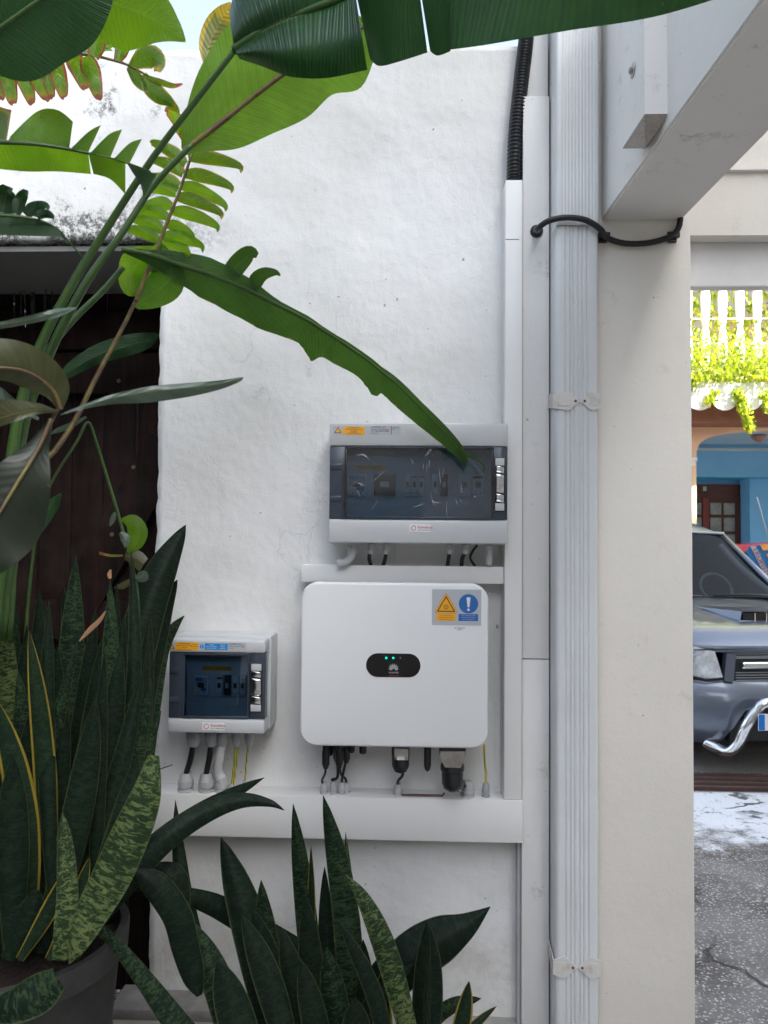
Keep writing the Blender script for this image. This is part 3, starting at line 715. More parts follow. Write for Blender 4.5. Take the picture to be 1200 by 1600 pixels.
bm = bmesh.new(); fluted(bm, dx0 + 0.001, dx1 + 0.002, dy0 - 0.004, dy1, zs_, 3.3, [(0.1 + 0.09 * k, 0.03) for k in range(10)], 0.0012, rad=0.008); obj('upper_pipe', bm, m_pipe2, t, smooth='auto')
for py in (627, 1511):
    zc = Z(py, dy0, 900); h = 0.028; xc = X(906 if py < 900 else 902, dy0, py); yy = dy0 - 0.0045
    sc = 1.0 if py < 900 else 1.1
    for s in (-1, 1):
        xe = (dx0 - 0.004) if s < 0 else (dx1 + 0.004)
        mid = xc + s * 0.032 * sc
        bm = bmesh.new()
        pts = [(xc + s * 0.001, yy, zc), (mid, yy, zc + h * sc), (xe, yy, zc + h * 0.72), (xe, yy, zc - h * 0.72), (mid, yy, zc - h * sc)]
        prism(bm, pts, (0, 0.004, 0))
        if s < 0:
            prism(bm, [(xe, yy, zc + h * .72), (xe, yy + 0.12, zc + h * .72 + 0.02), (xe, yy + 0.12, zc - h * .72 + 0.02), (xe, yy, zc - h * .72)], (-0.003, 0, 0))
        st_ = obj('strap_half', bm, m_strap, t)
        bm = bmesh.new(); box(bm, min(mid, xe + s * -0.01), max(mid, xe + s * -0.01), yy - 0.0016, yy - 0.0001, zc - h * 0.5, zc + h * 0.5, bev=0.0007); obj('strap_ridge', bm, m_strap, st_)
        bm = bmesh.new(); lathe(bm, (xc + s * 0.013, yy - 0.002, zc), [(0, 0.003), (0.002, 0.004)], axis='Y', n=10); obj('screw', bm, m_rust, st_)

# ------------------------------------------------------------------ white cable trunking
t = thing('cable_trunking', 'white plastic cable trunking framing the inverter and carrying the grey glands', 'cable trunking', (0, 2.3, Z(1318, 2.245, 600)))
vy = 2.25
vx0, vx1 = X(789, vy, 700), X(816, vy, 700)
zlt = Z(1247, 2.245, 600)
B('upright_cover', (vx0, vx1, vy, WY + 0.01, zlt + 0.001, Z(281, vy, 800)), m_duct, t, bev=0.002)
zjj = Z(374, vy, 800)
B('joint_line', (vx0 - 0.0004, vx1 - 0.01, vy - 0.0006, vy + 0.001, zjj - 0.0008, zjj + 0.0008), m_ink, t)
B('upright_flange', (X(784, 2.31, 700), vx0 - 0.001, 2.305, WY + 0.01, zlt + 0.001, Z(284, vy, 800)), m_duct, t)
lx = X(228, 2.245, 1280)
hy = 2.245
zlb = (Z(1303, hy, 260) + Z(1320, hy, 800)) / 2
B('lower_trunk', (lx, bx0 - 0.001, hy, WY + 0.01, zlb, zlt), m_duct, t, bev=0.002)
B('lower_return', (X(808, 2.3, 1400), bx0 - 0.001, 2.29, WY + 0.01, 0.2, zlb - 0.001), M('return_grey', (0.5, 0.5, 0.5), rough=0.5), t)
uy = 2.265
B('upper_trunk', (X(471, uy, 895), vx0 - 0.001, uy, WY + 0.01, Z(911, uy, 630), Z(884, uy, 630)), m_duct, t, bev=0.002)

def gland(bm, x, y, z, r, h, up=True):
    s = 1 if up else -1
    prof = [(0, r * 1.15), (h * 0.14, r * 1.15), (h * 0.15, r * 0.9), (h * 0.26, r * 0.9), (h * 0.27, r * 1.12), (h * 0.6, r * 1.1), (h * 0.64, r * 0.98), (h * 0.9, r * 0.85), (h, r * 0.62), (h, r * 0.45)]
    lathe(bm, (x, y, z), [(s * a, b_) for a, b_ in prof] if up else [(s * a, b_) for a, b_ in prof], n=12)
def put_gland(px, py, D, r, h, mat=m_gland, parent=None, up=True, name='cable_gland'):
    q = P(px, py, D); bm = bmesh.new(); gland(bm, q.x, q.y, q.z, r, h, up); return obj(name, bm, mat, parent, smooth='auto')
# glands on the trunk top: foot at trunk top height
def foot(px, py): return Pz(px, py, zlt + 0.0005)
def gland_on_trunk(px, py, r, h, mat=m_gland):
    q = foot(px, py); q.y = min(max(q.y, hy + 0.03), WY - 0.022); bm = bmesh.new(); gland(bm, X(px, q.y, py), q.y, q.z, r, h); obj('cable_gland', bm, mat, t, smooth='auto')
    return Vector((X(px, q.y, py), q.y, q.z + h))
trunk = t
tops = {}
for key, px, py, r, h, mt in (('l1', 290, 1238, 0.021, 0.052, m_gland), ('l2', 322, 1240, 0.021, 0.052, m_gland), ('l3', 346, 1240, 0.017, 0.045, m_gland), ('l4', 363, 1238, 0.009, 0.024, m_gland), ('l5', 383, 1234, 0.008, 0.03, m_gland),
                              ('c1', 506, 1246, 0.010, 0.034, m_gland), ('c2', 521, 1241, 0.010, 0.036, m_gland), ('c3', 534, 1246, 0.010, 0.034, m_gland), ('c4', 541, 1239, 0.010, 0.030, m_gland),
                              ('c5', 622, 1245, 0.011, 0.036, m_gland), ('c6', 731, 1249, 0.018, 0.045, m_gland), ('c7', 759, 1250, 0.0105, 0.040, m_gland_dark)):
    tops[key] = gland_on_trunk(px, py, r, h, mt)

# rusty rod lying on the trunk
bm = bmesh.new(); a = foot(628, 1244); c = foot(692, 1244); c.y = a.y
tube(bm, [a + Vector((0, 0, .004)), c + Vector((0, 0, .004)), c + Vector((0.003, 0, 0.012))], 0.0035, n=8)
tag(obj('bent_rod', bm, m_rebar), 'thin rusty rod with a bent end lying on the lower trunking', 'metal rod')

# ------------------------------------------------------------------ distribution cabinets
def cabinet(name, label, pxs, pys, Df, split, paneb, latchx, breakers, film, loc_group='grey electrical cabinets on the wall'):
    x0, x1 = X(pxs[0], Df, pys[0]), X(pxs[1], Df, pys[0]); zc = (pys[0] + pys[1]) / 2; pc = (pxs[0] + pxs[1]) / 2
    z1, z0 = Z(pys[0], Df, pc), Z(pys[1], Df, pc)
    t = thing(name, label, 'electrical cabinet', ((x0 + x1) / 2, Df, z0), group=None)
    zt_, zb_ = Z(split[0], Df, pc), Z(split[1], Df, pc)
    # rear shell, slightly larger than the cover
    bm = bmesh.new(); box(bm, x0 - 0.006, x1 + 0.006, Df + 0.062, WY - 0.003, z0 - 0.004, z1 + 0.006, bev=0.008); obj('rear_shell', bm, m_box, t, smooth='auto')
    # cover as a ring: four rails
    bm = bmesh.new()
    box(bm, x0, x1, Df, Df + 0.060, zt_, z1, bev=0.006); obj('cover_top', bm, m_box, t, smooth='auto')
    bm = bmesh.new(); box(bm, x0, x1, Df, Df + 0.060, z0, zb_, bev=0.006); obj('cover_bottom', bm, m_box, t, smooth='auto')
    bm = bmesh.new(); box(bm, x0 + 0.001, x1 - 0.001, Df + 0.045, Df + 0.060, zb_ + 0.0005, zt_ - 0.0005); obj('mounting_plate', bm, m_plate, t)
    pl, pr = X(paneb[0], Df, zc), X(paneb[1], Df, zc)
    bm = bmesh.new(); box(bm, x0 + 0.001, pl, Df + 0.004, Df + 0.044, zb_ + 0.001, zt_ - 0.001, bev=0.002); obj('hinge_panel', bm, m_boxdark, t, smooth='auto')
    lp = obj('latch_panel', (lambda b_: (box(b_, pr, x1 - 0.001, Df + 0.004, Df + 0.044, zb_ + 0.001, zt_ - 0.001, bev=0.002), b_)[1])(bmesh.new()), m_boxdark, t, smooth='auto')
    # window frame and pane
    fr = 0.005
    bm = bmesh.new()
    for e in ((pl + 0.0005, pr - 0.0005, zt_ - 0.001 - fr * 1.4, zt_ - 0.001), (pl + 0.0005, pr - 0.0005, zb_ + 0.001, zb_ + 0.001 + fr * 1.4), (pl + 0.0005, pl + fr, zb_ + 0.008, zt_ - 0.008), (pr - fr, pr - 0.0005, zb_ + 0.008, zt_ - 0.008)):
        box(bm, e[0], e[1], Df + 0.002, Df + 0.012, e[2], e[3], bev=0.0015)
    wf = obj('window_frame', bm, m_boxdark, t, smooth='auto')
    B('pane', (pl + 0.004, pr - 0.004, Df + 0.006, Df + 0.008, zb_ + 0.007, zt_ - 0.007), m_pane, t)
    # hinges
    for zz in (0.72, 0.28):
        zh = zb_ + (zt_ - zb_) * zz
        B('hinge', (x0 + 0.004, x0 + (pl - x0) * 0.75, Df + 0.001, Df + 0.004, zh - 0.008, zh + 0.008), m_boxdark, t, bev=0.001)
    # latch: chrome plate in an oval recess with three curved windows
    la, lb = X(latchx[0], Df, zc), X(latchx[1], Df, zc); zm0 = zb_ + (zt_ - zb_) * 0.13; zm1 = zb_ + (zt_ - zb_) * 0.84
    B('latch_rim', (la - 0.003, lb + 0.003, Df + 0.001, Df + 0.0039, zm0 - 0.003, zm1 + 0.003), m_black, lp, bev=0.0014)
    hgt = zm1 - zm0
    B('latch_cap', (la, lb, Df - 0.001, Df + 0.0009, zm1 - hgt * 0.14, zm1), m_box, lp, bev=0.0005)
    B('latch_cap', (la, lb, Df - 0.001, Df + 0.0009, zm0, zm0 + hgt * 0.14), m_box, lp, bev=0.0005)
    for (u0, u1) in ((0.16, 0.31), (0.34, 0.69), (0.72, 0.84)):
        bm = bmesh.new(); zz0 = zm0 + hgt * u0; zz1 = zm0 + hgt * u1; s = 0.004
        g = {}
        for i in range(7):
            for j in range(9):
                uu = i / 6; vv = j / 8
                g[i, j] = bm.verts.new((la + 0.001 + (lb - la - 0.002) * uu, Df - 0.0015 + 0.004 * math.sin(uu * math.pi) ** 1 * -0.6 + 0.0012 * math.sin(vv * 5), zz0 + (zz1 - zz0) * vv + s * (0.5 - uu)))
        for i in range(6):
            for j in range(8): bm.faces.new((g[i, j], g[i + 1, j], g[i + 1, j + 1], g[i, j + 1])).smooth = True
        r = bmesh.ops.extrude_face_region(bm, geom=list(bm.faces)); bmesh.ops.translate(bm, verts=[v for v in r['geom'] if isinstance(v, bmesh.types.BMVert)], vec=(0, 0.0015, 0))
        obj('latch_grip', bm, m_chrome, lp)
    # breakers behind the window
    zm = (zt_ + zb_) / 2
    for (bp0, bp1, kind_) in breakers:
        a, c = X(bp0, Df + 0.03, zc), X(bp1, Df + 0.03, zc); hh = (zt_ - zb_) * 0.15; zc_ = zm - (zt_ - zb_) * 0.02
        br = B('breaker', (a + 0.0006, c - 0.0006, Df + 0.028, Df + 0.046, zc_ - hh, zc_ + hh), m_breaker_dark if kind_ == 'dark' else m_breaker, t, bev=0.0012)
        B('toggle', (a + (c - a) * 0.3, a + (c - a) * 0.7, Df + 0.020, Df + 0.0278, zc_ - hh * 0.22, zc_ + hh * 0.28), m_breaker_dark if kind_ != 'dark' else m_breaker, br, bev=0.001)
        if kind_ == 'red': B('brand_strip', (a + 0.002, c - 0.002, Df + 0.0274, Df + 0.028, zc_ + hh * 0.62, zc_ + hh * 0.85), m_red, br)
        if kind_ == 'blue':
            B('meter_face', (a + 0.004, c - 0.004, Df + 0.0274, Df + 0.028, zc_ - hh * 0.1, zc_ + hh * 0.8), m_grey_st, br)
            B('print_patch', (a + (c - a) * 0.5, c - 0.006, Df + 0.0266, Df + 0.0272, zc_ - hh * 0.6, zc_ - hh * 0.2), m_lblue, br)
            B('print_patch', (a + 0.006, a + (c - a) * 0.6, Df + 0.0266, Df + 0.0272, zc_ + hh * 0.45, zc_ + hh * 0.75), m_lblue, br)
        if kind_ in ('white', 'blue', 'red'):
            for q in (0.28, 0.72):
                bm = bmesh.new(); lathe(bm, (a + (c - a) * q, Df + 0.0272, zc_ - hh * 0.8), [(0, 0.0016), (0.001, 0.002)], axis='Y', n=8); obj('terminal', bm, m_ink, br)
    # inner warning strip, din rail lines
    a = X(breakers[0][0] + 4, Df + 0.03, zc); 
    st_ = B('inner_warning_strip', (a + 0.012, a + 0.012 + min(0.09, (pr - pl) * 0.45), Df + 0.0435, Df + 0.0449, zm + (zt_ - zb_) * 0.19, zm + (zt_ - zb_) * 0.255), m_orange, t)
    for q in (-0.36, -0.29, -0.21, 0.33, 0.38):
        B('plate_ridge', (pl + 0.006, pr - 0.006, Df + 0.0425, Df + 0.0449, zm + (zt_ - zb_) * q - 0.001, zm + (zt_ - zb_) * q + 0.001), m_plate, t)
    if film:
        bm = bmesh.new(); nx_, nz_ = 130, 64; g = {}
        fx0, fx1, fz0, fz1 = pl - 0.006, pr + 0.004, zb_ + 0.002, zt_ - 0.001
        for i in range(nx_ + 1):
            for j in range(nz_ + 1):
                p = Vector((fx0 + (fx1 - fx0) * i / nx_, 0, fz0 + (fz1 - fz0) * j / nz_))
                r_ = 1 - abs(noise.noise(Vector((p.x * 30, 3, p.z * 22)))) * 2
                r2 = 1 - abs(noise.noise(Vector((p.x * 11 + p.z * 4, 8, p.z * 8)))) * 2
                edge = min(i, nx_ - i, j, nz_ - j) / 4; edge = min(edge, 1)
                p.y = Df - 0.0006 - edge * (0.0016 * max(0, r_) ** 14 * max(0, noise.noise(Vector((p.x * 7, 1, p.z * 7))) + .35) + 0.0022 * max(0, r2) ** 16)
                g[i, j] = bm.verts.new(p)
        for i in range(nx_):
            for j in range(nz_): bm.faces.new((g[i, j], g[i + 1, j], g[i + 1, j + 1], g[i, j + 1])).smooth = True
        flm = obj('protective_film', bm, m_film, t)
        rnd = random.Random(11)
        for k in range(17):
            cx_ = fx0 + (fx1 - fx0) * (rnd.uniform(0.42, 1.0) if k % 3 else rnd.uniform(0.02, 0.5)); cz_ = fz0 + (fz1 - fz0) * rnd.uniform(0.12, 0.95); L_ = rnd.uniform(0.008, 0.05) ; an = rnd.gauss(math.pi / 2, 0.15 if k % 3 else 0.7); cv = rnd.uniform(-0.25, 0.25)
            pts = [Vector((cx_ + math.cos(an + cv * q) * L_ * q, Df - 0.0022 - 0.0004 * math.sin(q * 9 + k), cz_ + math.sin(an + cv * q) * L_ * q)) for q in (-0.5, -0.25, 0, 0.25, 0.5)]
            pts = [Vector((min(max(p.x, fx0), fx1), p.y, min(max(p.z, fz0), fz1))) for p in pts]
            bm = bmesh.new(); tube(bm, catmull(pts, 3), [0.0001 + rnd.uniform(0.00015, 0.0005) * math.sin(math.pi * (i + .5) / 13) for i in range(13)], n=6); obj('crease_glint', bm, m_crease_glint, flm)
    return t, (x0, x1, z0, z1, zt_, zb_)
DfA = 2.185
tA, eA = cabinet('distribution_cabinet', 'wide grey electrical cabinet with a film covered window above the inverter', (515, 794), (661, 849), DfA, (697, 812), (539, 771), (774, 788),
                 [(543, 572, 'blue'), (584, 618, 'dark'), (632, 641, 'white'), (643, 652, 'red'), (654, 663, 'red'), (675, 685, 'white'), (688, 700, 'dark'), (716, 735, 'white'), (738, 756, 'red')], True)
DfB = 2.16
tB, eB = cabinet('distribution_cabinet', 'small grey electrical cabinet with yellow and blue stickers beside the snake plants', (264, 415), (1000, 1146), DfB, (1020, 1124), (285, 389), (392, 408),
                 [(303, 326, 'blue'), (338, 348, 'red'), (350, 360, 'dark'), (363, 373, 'white'), (375, 384, 'blue')], False)

def rect(name, x0, x1, z0, z1, y, th, mat, parent):
    return B(name, (x0, x1, y - th, y, z0, z1), mat, parent)
def disc(name, x, z, r, y, th, mat, parent, n=24):
    bm = bmesh.new(); prism(bm, [(x + r * math.cos(2 * math.pi * k / n), y, z + r * math.sin(2 * math.pi * k / n)) for k in range(n)], (0, -th, 0)); return obj(name, bm, mat, parent)
def tri(name, x, z, s, y, th, mat, parent, rad=0.12):
    pts = []
    for k in range(3):
        a = math.pi / 2 + k * 2 * math.pi / 3; c = Vector((x + (s - s * rad) * math.cos(a), 0, z + (s - s * rad) * math.sin(a)))
        for q in (-1, -0.5, 0, 0.5, 1): pts.append((c.x + s * rad * math.cos(a + q * math.pi / 3), y, c.z + s * rad * math.sin(a + q * math.pi / 3)))
    bm = bmesh.new(); prism(bm, pts, (0, -th, 0)); return obj(name, bm, mat, parent)
# stickers on the wide cabinet
y = DfA
def px2(t_, pa, pb, qa, qb, D): return X(pa, D, qa), X(pb, D, qa), Z(qb, D, (pa + pb) / 2), Z(qa, D, (pa + pb) / 2)
x0, x1, z0, z1 = px2(tA, 520, 626, 665.5, 679.5, DfA)
sA = rect('warning_sticker', x0, x1, z0, z1, y, 0.0004, m_grey_st, tA)
yy = y - 0.0004
tri('warning_triangle', X(528, y, 672), Z(673.4, y, 528), 0.0110, yy, 0.0002, m_ink, sA); tri('warning_triangle_fill', X(528, y, 672), Z(673.4, y, 528), 0.0080, yy - 0.0002, 0.0002, m_orange, sA)
x0, x1, z0, z1 = px2(tA, 536, 570, 666.5, 679.5, y); rect('yellow_panel', x0, x1, z0, z1, yy, 0.0003, m_orange, sA)
def lines(rows, cx, ztop, dz, y_, mat, par, size, al='CENTER'):
    for k, s in enumerate(rows): text('printed_line', s, size[k] if isinstance(size, (list, tuple)) else size, (cx, y_, ztop - dz * k), mat, par, align=al, ext=0.0001)
lines(['ATTENTION', 'Présence de deux sources', 'de tension', 'DANGER', 'isoler les deux sources'], (x0 + x1) / 2, z1 - 0.0035, 0.0042, yy - 0.0005, m_ink, sA, [0.0055, 0.0045, 0.004, 0.005, 0.0042])
xx = X(580, y, 672); lines(['COFFRET AC', "Coupure d'urgence", 'DU GENERATEUR', 'Protection'], xx, Z(667.5, y, 590), 0.0058, yy - 0.0002, m_ink, sA, [0.0072, 0.0056, 0.0062, 0.0048], 'LEFT')
text('printed_line', 'ID', 0.010, (X(606, y, 673), yy - 0.0002, Z(673, y, 606)), m_red, sA)
rect('divider', X(611, y, 672), X(611.8, y, 672), Z(679, y, 611), Z(666, y, 611), yy, 0.0002, m_ink, sA)
lines(['Chantier', 'No.'], X(613, y, 672), Z(668, y, 615), 0.005, yy - 0.0002, m_ink, sA, 0.0055, 'LEFT')
def maker_sticker(parent, pa, pb, qa, qb, D):
    x0, x1, z0, z1 = px2(parent, pa, pb, qa, qb, D); h = z1 - z0
    s = rect('maker_sticker', x0, x1, z0, z1, D, 0.0004, m_white_st, parent)
    bm = bmesh.new(); c = Vector((x0 + h * 0.55, D - 0.0005, (z0 + z1) / 2)); r = h * 0.32
    tube(bm, [c + Vector((r * math.cos(a / 12 * 2 * math.pi), 0, r * math.sin(a / 12 * 2 * math.pi))) for a in range(13)], 0.0008, n=6); obj('ring_logo', bm, m_red, s)
    text('printed_line', 'Kamabou', h * 0.52, (x0 + h * 1.1, D - 0.0005, z0 + h * 0.62), m_red, s, 'LEFT', ext=0.0001, font_offset=0.0001)
    text('printed_line', 'Dist. Safety Box', h * 0.28, (x0 + h * 1.1, D - 0.0005, z0 + h * 0.25), m_ink, s, 'LEFT', ext=0.0001)
maker_sticker(tA, 640, 673, 819.5, 831, DfA)
maker_sticker(tB, 316, 351, 1129, 1141, DfB)
y = DfB; yy = y - 0.0004
x0, x1, z0, z1 = px2(tB, 265, 385, 1003.5, 1016.5, y); sB = rect('warning_sticker', x0, x1, z0, z1, y, 0.0004, m_grey_st, tB)
tri('warning_triangle', X(269, y, 1010), Z(1011, y, 269), 0.0085, yy, 0.0002, m_ink, sB); tri('warning_triangle_fill', X(269, y, 1010), Z(1011, y, 269), 0.006, yy - 0.0002, 0.0002, m_orange, sB)
x0, x1, z0, z1 = px2(tB, 274, 310, 1003.8, 1016, y); rect('yellow_panel', x0, x1, z0, z1, yy, 0.0003, m_orange, sB)
lines(['ATTENTION', 'Présence de deux sources', 'de tension', 'isoler les deux sources'], x0 + (x1 - x0) * 0.4, z1 - 0.004, 0.005, yy - 0.0004, m_ink, sB, [0.0055, 0.004, 0.0042, 0.004])
lines(['DANGER', 'photovoltaïque', 'courant'], x0 + (x1 - x0) * 0.84, z1 - 0.006, 0.005, yy - 0.0004, m_ink, sB, 0.0036)
disc('blue_disc', X(315.5, y, 1010), Z(1010, y, 315), 0.0062, yy, 0.0003, m_lblue, sB); text('printed_line', '!', 0.012, (X(315.5, y, 1010), yy - 0.0004, Z(1010, y, 315)), m_white_st, sB)
x0, x1, z0, z1 = px2(tB, 320, 356, 1005.5, 1015.5, y); rect('blue_panel', x0, x1, z0, z1, yy, 0.0003, m_lblue, sB)
lines(['AVANT', 'toute intervention', 'ouvrir le circuit'], x0 + (x1 - x0) * 0.3, z1 - 0.004, 0.0048, yy - 0.0004, m_white_st, sB, 0.0044)
lines(['isoler le', 'réseau', 'et vérifier'], x0 + (x1 - x0) * 0.78, z1 - 0.004, 0.0048, yy - 0.0004, m_white_st, sB, 0.0044)
lines(['COFFRET AC', 'Coupure urgence', 'du site'], X(357, y, 1010), Z(1006.5, y, 360), 0.0056, yy - 0.0003, m_ink, sB, [0.0066, 0.0048, 0.005], 'LEFT')
text('printed_line', 'ID', 0.010, (X(380, y, 1010), yy - 0.0003, Z(1010, y, 380)), m_red, sB)

# glands under the cabinets (parts of the cabinet)
def under_gland(tc_, px, z0_, D, r, endpx):
    bm = bmesh.new(); gland(bm, X(px, D, endpx), D, z0_, r, z0_ - Z(endpx, D, px), False); obj('cable_gland', bm, m_gland, tc_, smooth='auto')
for px, r in ((580, 0.0095), (603, 0.0095), (703, 0.0095), (727, 0.0095)): under_gland(tA, px, eA[2] - 0.003, 2.25, r, 866)
for px, r in ((303, 0.021), (330, 0.018), (348, 0.016), (369, 0.013), (389, 0.012)): under_gland(tB, px, eB[2] - 0.003, 2.24, r, 1166)

# cables
def cable(label, pts, r, mat, cat='cable', name='power_cable', world=None, n=8, group=None):
    bm = bmesh.new(); tube(bm, catmull(pts, 6), r, n=n)
    o = obj(name, bm, mat, smooth=True); tag(o, label, cat, group); return o
PZ = P
cable('thick black cable below the small cabinet, nearest the snake plants', [P(302, 1160, 2.24), P(298, 1185, 2.25), P(292, 1205, 2.27), tops['l1'] + Vector((0, 0, -0.01))], 0.0085, m_black)
cable('thick black cable below the small cabinet, beside the white sleeved one', [P(330, 1160, 2.24), P(327, 1185, 2.25), P(323, 1205, 2.27), tops['l2'] + Vector((0, 0, -0.01))], 0.0085, m_black)
bm = bmesh.new(); cp = catmull([P(348, 1160, 2.24), P(343, 1185, 2.25), P(341, 1205, 2.27), tops['l3'] + Vector((0, 0, -0.01))], 8)
tube(bm, cp, [0.0115 + (0.0012 if i % 3 == 0 else 0) + 0.003 * (i / len(cp)) for i in range(len(cp))], n=12)
tag(obj('sleeved_cable', bm, m_tape, smooth=True), 'cable wrapped in a ribbed white sleeve below the small cabinet', 'cable')
cable('pair of yellow and green earth wires below the small cabinet', [P(366.5, 1158, 2.245), P(366, 1190, 2.26), tops['l4'] + Vector((-0.0028, 0, -0.006))], 0.0029, m_earth, 'earth wire', 'earth_wire_pair')
bm = bmesh.new(); tube(bm, catmull([P(370, 1158, 2.24), P(369.5, 1190, 2.26), tops['l4'] + Vector((0.003, -0.003, -0.006))], 6), 0.0029, n=8); obj('second_wire', bm, m_earth, bpy.data.objects['earth_wire_pair'])
cable('single thin yellow and green earth wire at the far end below the small cabinet', [P(389, 1158, 2.24), P(385, 1190, 2.26), tops['l5'] + Vector((0, 0, -0.006))], 0.0027, m_earth, 'earth wire', 'earth_wire')
zt2 = Z(884, uy, 630)
def upend(px): q = Pz(px, 886, zt2); q = Vector((X(px, 2.29, 886), 2.29, zt2 - 0.004)); return q
for s, (a, c) in (('first', (580, 580)), ('second', (603, 600))):
    for dx in (-0.0035, 0.0035):
        pass
cable('black cable pair below the wide cabinet, nearest the white elbow fitting', [P(579, 862, 2.25), P(577, 872, 2.27), upend(580)], 0.0058, m_black)
cable('black cable pair below the wide cabinet, second from the white elbow fitting', [P(603, 862, 2.25), P(602, 872, 2.27), upend(598)], 0.0058, m_black)
cable('short black cable below the wide cabinet, directly above the blue mandatory sticker', [P(703, 862, 2.25), P(701, 872, 2.27), upend(699)], 0.0058, m_black)
cable('black cable below the wide cabinet between a straight and a looping cable', [P(727, 862, 2.25), P(722, 874, 2.27), upend(721)], 0.0062, m_black)
cable('thin black cable looping without a gland below the wide cabinet', [P(746, 852, 2.25), P(738, 862, 2.26), P(735, 873, 2.27), upend(744)], 0.004, m_black)
# elbow fitting and reducer
bm = bmesh.new(); q = P(551, 853, 2.25)
tube(bm, catmull([q, P(550, 866, 2.25), P(545, 874, 2.25), P(538, 879, 2.25), P(532, 879.5, 2.25)], 4), 0.0115, n=14)
lathe(bm, P(551, 862, 2.25), [(-0.002, 0.0135), (0.014, 0.0135)], n=14)
tube(bm, [P(537, 879, 2.25), P(527, 879.5, 2.25)], 0.0135, n=14)
tag(obj('elbow_fitting', bm, m_gland, smooth='auto'), 'light grey elbow conduit fitting under the corner of the wide cabinet', 'conduit fitting')
bm = bmesh.new(); q = P(764, 853, 2.26)
lathe(bm, q, [(0, 0.0125), (-0.012, 0.0125), (-0.013, 0.0105), (-0.030, 0.0105), (-0.056, 0.0095)][::1], n=16)
tag(obj('conduit_stub', bm, m_gland, smooth='auto'), 'short straight light grey conduit between the wide cabinet and the trunking', 'conduit fitting')

# black corrugated conduit
bm = bmesh.new(); pts = [P(827, -20, 2.29), P(822, 60, 2.285), P(814, 130, 2.285), P(806, 210, 2.285), P(803, 290, 2.285)]
cp = catmull(pts, 60); rr = [0.0205 + 0.0032 * math.sin(i * math.pi / 2.0) for i in range(len(cp))]
tube(bm, cp, rr, n=20)
tag(obj('corrugated_conduit', bm, m_blackp, smooth=True), 'black corrugated conduit running down into the top of the white trunking', 'conduit')
# black cable loop round the downpipe
loop = [P(840, 361, 2.275), P(840, 357, 2.20), P(858, 345, 2.172), P(885, 340, 2.168), P(915, 344, 2.168), P(938, 358, 2.18), P(948, 371, 2.23), P(975, 380, 2.235), P(1010, 380, 2.235), P(1042, 372, 2.235), P(1058, 360, 2.235), P(1063, 343, 2.235), P(1063, 325, 2.245)]
o = cable('thick black cable looping over the downpipe and across the pillar', loop, 0.0085, m_black, name='looping_cable', n=12)
bm = bmesh.new(); lathe(bm, P(839, 360, 2.262), [(0, 0.013), (0.004, 0.019), (0.008, 0.019)], axis='Y', n=18); obj('grommet', bm, m_black, o)
for px in (941, 1049):
    q = P(px, 372, PY); bm = bmesh.new(); box(bm, q.x - 0.013, q.x + 0.013, PY - 0.010, PY - 0.0005, q.z - 0.016, q.z + 0.016, bev=0.002); box(bm, q.x - 0.016, q.x + 0.018, PY - 0.022, PY - 0.0105, q.z - 0.006, q.z + 0.010, bev=0.002); obj('cable_clip', bm, m_blackp, o)

# ------------------------------------------------------------------ solar inverter
IY = 2.165
ix0, ix1 = X(469, IY, 1040), X(763, IY, 1040); iz1, iz0 = Z(911, IY, 615), Z(1168, IY, 615)
t = thing('solar_inverter', 'white rounded solar inverter with a black display and two green lights', 'inverter', ((ix0 + ix1) / 2, IY, iz0))
def rrect(x0, x1, z0, z1, r, y, n=10):
    pts = []
    for cx, cz, a0 in ((x1 - r, z1 - r, 0), (x0 + r, z1 - r, 90), (x0 + r, z0 + r, 180), (x1 - r, z0 + r, 270)):
        for k in range(n + 1): a = R(a0 + 90 * k / n); pts.append((cx + r * math.cos(a), y, cz + r * math.sin(a)))
    return pts
bm = bmesh.new()
def stack(bm, levels):
    rings = [[bm.verts.new(p) for p in lv] for lv in levels]; m = len(rings[0])
    for i in range(len(rings) - 1):
        for k in range(m): bm.faces.new((rings[i][k], rings[i][(k + 1) % m], rings[i + 1][(k + 1) % m], rings[i + 1][k])).smooth = True
    bm.faces.new(rings[0][::-1]); bm.faces.new(rings[-1])
rr = 0.048
lv = []
for k in range(5):
    a = k / 4 * math.pi / 2; e = 0.007 * (1 - math.sin(a)); lv.append(rrect(ix0 + e, ix1 - e, iz0 + e, iz1 - e, rr - e, IY + 0.007 * (1 - math.cos(a))))
lv.append(rrect(ix0, ix1, iz0, iz1, rr, IY + 0.035)); lv.append(rrect(ix0 + 0.006, ix1 - 0.006, iz0 + 0.006, iz1 - 0.006, rr, IY + 0.038))
stack(bm, lv); obj('front_cover', bm, m_case, t, smooth='auto')
B('rear_body', (ix0 + 0.03, ix1 - 0.03, IY + 0.0385, WY - 0.025, iz0 + 0.016, iz1 - 0.02), m_gland_dark, t, bev=0.01)
B('mounting_bracket', (ix0 + 0.12, ix1 - 0.12, WY - 0.024, WY + 0.008, iz0 + 0.12, iz1 - 0.08), m_steel, t)
dxa, dxb, dza, dzb = X(572, IY, 1040), X(657, IY, 1040), Z(1058, IY, 615), Z(1021, IY, 615)
bm = bmesh.new(); stack(bm, [rrect(dxa, dxb, dza, dzb, (dzb - dza) / 2 - 0.0001, IY - 0.0012), rrect(dxa, dxb, dza, dzb, (dzb - dza) / 2 - 0.0001, IY + 0.0003)])
dsp = obj('display_window', bm, m_gloss, t, smooth='auto')
yy = IY - 0.0012
for px in (603.5, 614.5):
    q = P(px, 1028, yy); disc('status_light', q.x, q.z, 0.0026, yy, 0.0004, m_led, dsp, n=14)
q = P(625.5, 1028, yy); disc('status_light', q.x, q.z, 0.0014, yy, 0.0003, m_logo, dsp, n=10)
